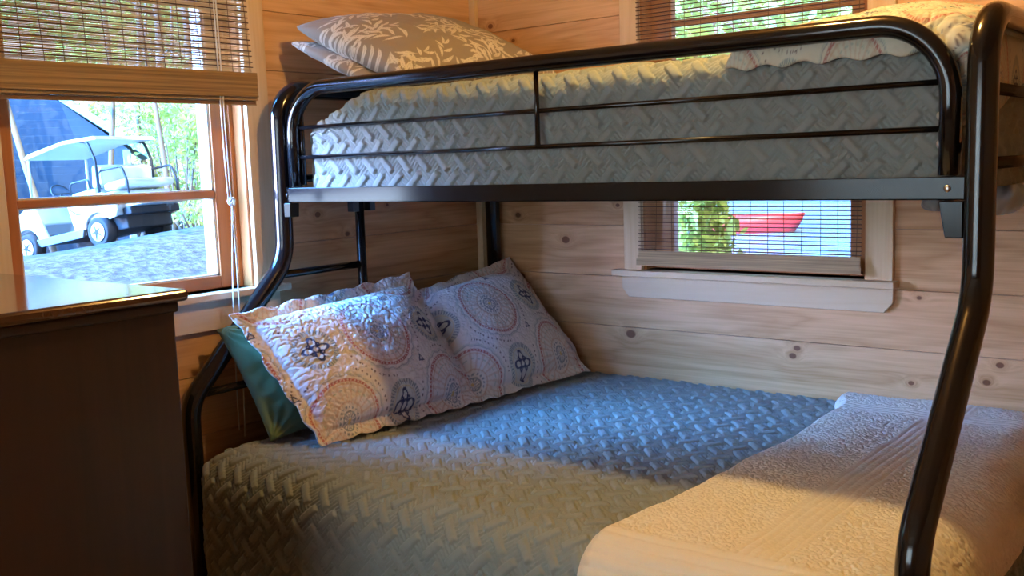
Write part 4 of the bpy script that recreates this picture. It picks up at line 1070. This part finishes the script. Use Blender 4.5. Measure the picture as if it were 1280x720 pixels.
# woods' edge behind window blind level: crowns far back
for k, (x, y, z, rd) in enumerate(((-31, 3, 6, 4), (-35, 11, 7, 4.2), (-33, 20, 6.5, 4.2), (-31, 29, 6, 4.2))):
    g = ground(x, y)
    tree((x, y, g), (x, y, z), .25, .1, M_bark, ['big leafy tree far back, above the cabin roof', 'big leafy tree far back, above the golf cart roof', 'big leafy tree far back, right of the golf cart', 'big leafy tree farthest right in the woods'][k], crown=((x, y, z), (rd, rd, 4.2)), leafmat=M_leaf2, n=1500, size=.28, group='far back leafy trees')

# lake side behind the back wall
def bat(px, py, D_): return at(px, py, D_)
m_w, n, b = newmat('lake_water'); b.inputs['Base Color'].default_value = (.13, .27, .42, 1); b.inputs['Specular IOR Level'].default_value = .25; b.inputs['Roughness'].default_value = .2
ge = N(n, 'ShaderNodeNewGeometry'); no = N(n, 'ShaderNodeTexNoise'); no.inputs['Scale'].default_value = 3.5; no.inputs['Detail'].default_value = 4; lk(n, ge.outputs['Position'], no.inputs['Vector'])
bp = N(n, 'ShaderNodeBump'); bp.inputs['Distance'].default_value = .25; bp.inputs['Strength'].default_value = .7; lk(n, no.outputs['Fac'], bp.inputs['Height']); lk(n, bp.outputs[0], b.inputs['Normal'])
wt = MB(); wt.add([(-30, 5, -.9), (40, 5, -.9), (60, 120, -.9), (-60, 120, -.9)], [(0, 1, 2, 3)]); tag(wt.build('lake_water', m_w), kind='structure')
bk = MB(); bk.add([(-4, .2, -.35), (12, .2, -.35), (12, 5.5, -.95), (-4, 5.5, -.95)], [(0, 1, 2, 3)]); tag(bk.build('lake_bank', plain('bank_soil', (.20, .20, .12), rough=.9)), kind='structure')
BD = 30.0
boat = empty('boat', bat(955, 290, BD), 'red boat hull on the lake, showing through the small window blind', 'boat')
o_ = bat(905, 285, BD); bd = Vector((.95, .31, 0)).normalized(); bn = Vector((-bd.y, bd.x, 0))
Lh, nn_ = 2.3, 22; rings = []
for i in range(nn_):
    t_ = i / (nn_ - 1) * 2 - 1; wd = .70 * (1 - abs(t_) ** 2.6); zt = .36 + .06 * abs(t_) ** 3; zb = -.40 + .05 * abs(t_) ** 4
    ring = []
    for k in range(11):
        a = math.pi * k / 10; ring.append(o_ + bd * (t_ * Lh * (1 - .22 * math.sin(a))) + bn * (wd * math.cos(a)) + Vector((0, 0, zt + (zb - zt) * math.sin(a) ** .7)))
    rings.append(ring)
mb = MB(); vs = [p for r in rings for p in r]; fs = [(i * 11 + k, i * 11 + k + 1, (i + 1) * 11 + k + 1, (i + 1) * 11 + k) for i in range(nn_ - 1) for k in range(10)]
mb.add(vs, fs, True); ho = mb.build('hull', plain('red_hull', (.70, .04, .03), rough=.35), boat)
sm = ho.modifiers.new('t', 'SOLIDIFY'); sm.thickness = .02
for i_, (px, py, D_, rd, n_, sz_, lab) in enumerate((
        (862, 286, 5.2, (.19, .22, .42), 1500, .045, 'sunlit yellow-green bush outside the left part of the small window'),
        (898, 18, 8.0, (1.5, 1.1, .9), 2400, .09, 'leafy branch crown outside the top left of the small window'),
        (1040, 5, 9.5, (1.6, 1.2, .9), 2200, .09, 'leafy branch crown outside the top right of the small window'))):
    c = bat(px, py, D_); root = empty('bush' if i_ < 1 else 'tree', (c.x, c.y, -.9), lab, 'bush' if i_ < 1 else 'tree')
    side_ = Vector((0, 0, 0)) if i_ < 1 else Vector((1.2 if i_ > 1 else -1.4, .5, 0))
    mb = MB(); mb.tube([Vector((c.x, c.y, -1.2)) + side_, Vector((c.x, c.y, c.z * .5)) + side_ * .8, c], [.07, .05, .02] if i_ else [.03, .02, .01], 7); mb.build('stem', M_bark, root)
    leaves(c.x, c.y, c.z, *rd, n_, sz_, M_leaf2, root, clumps=34)
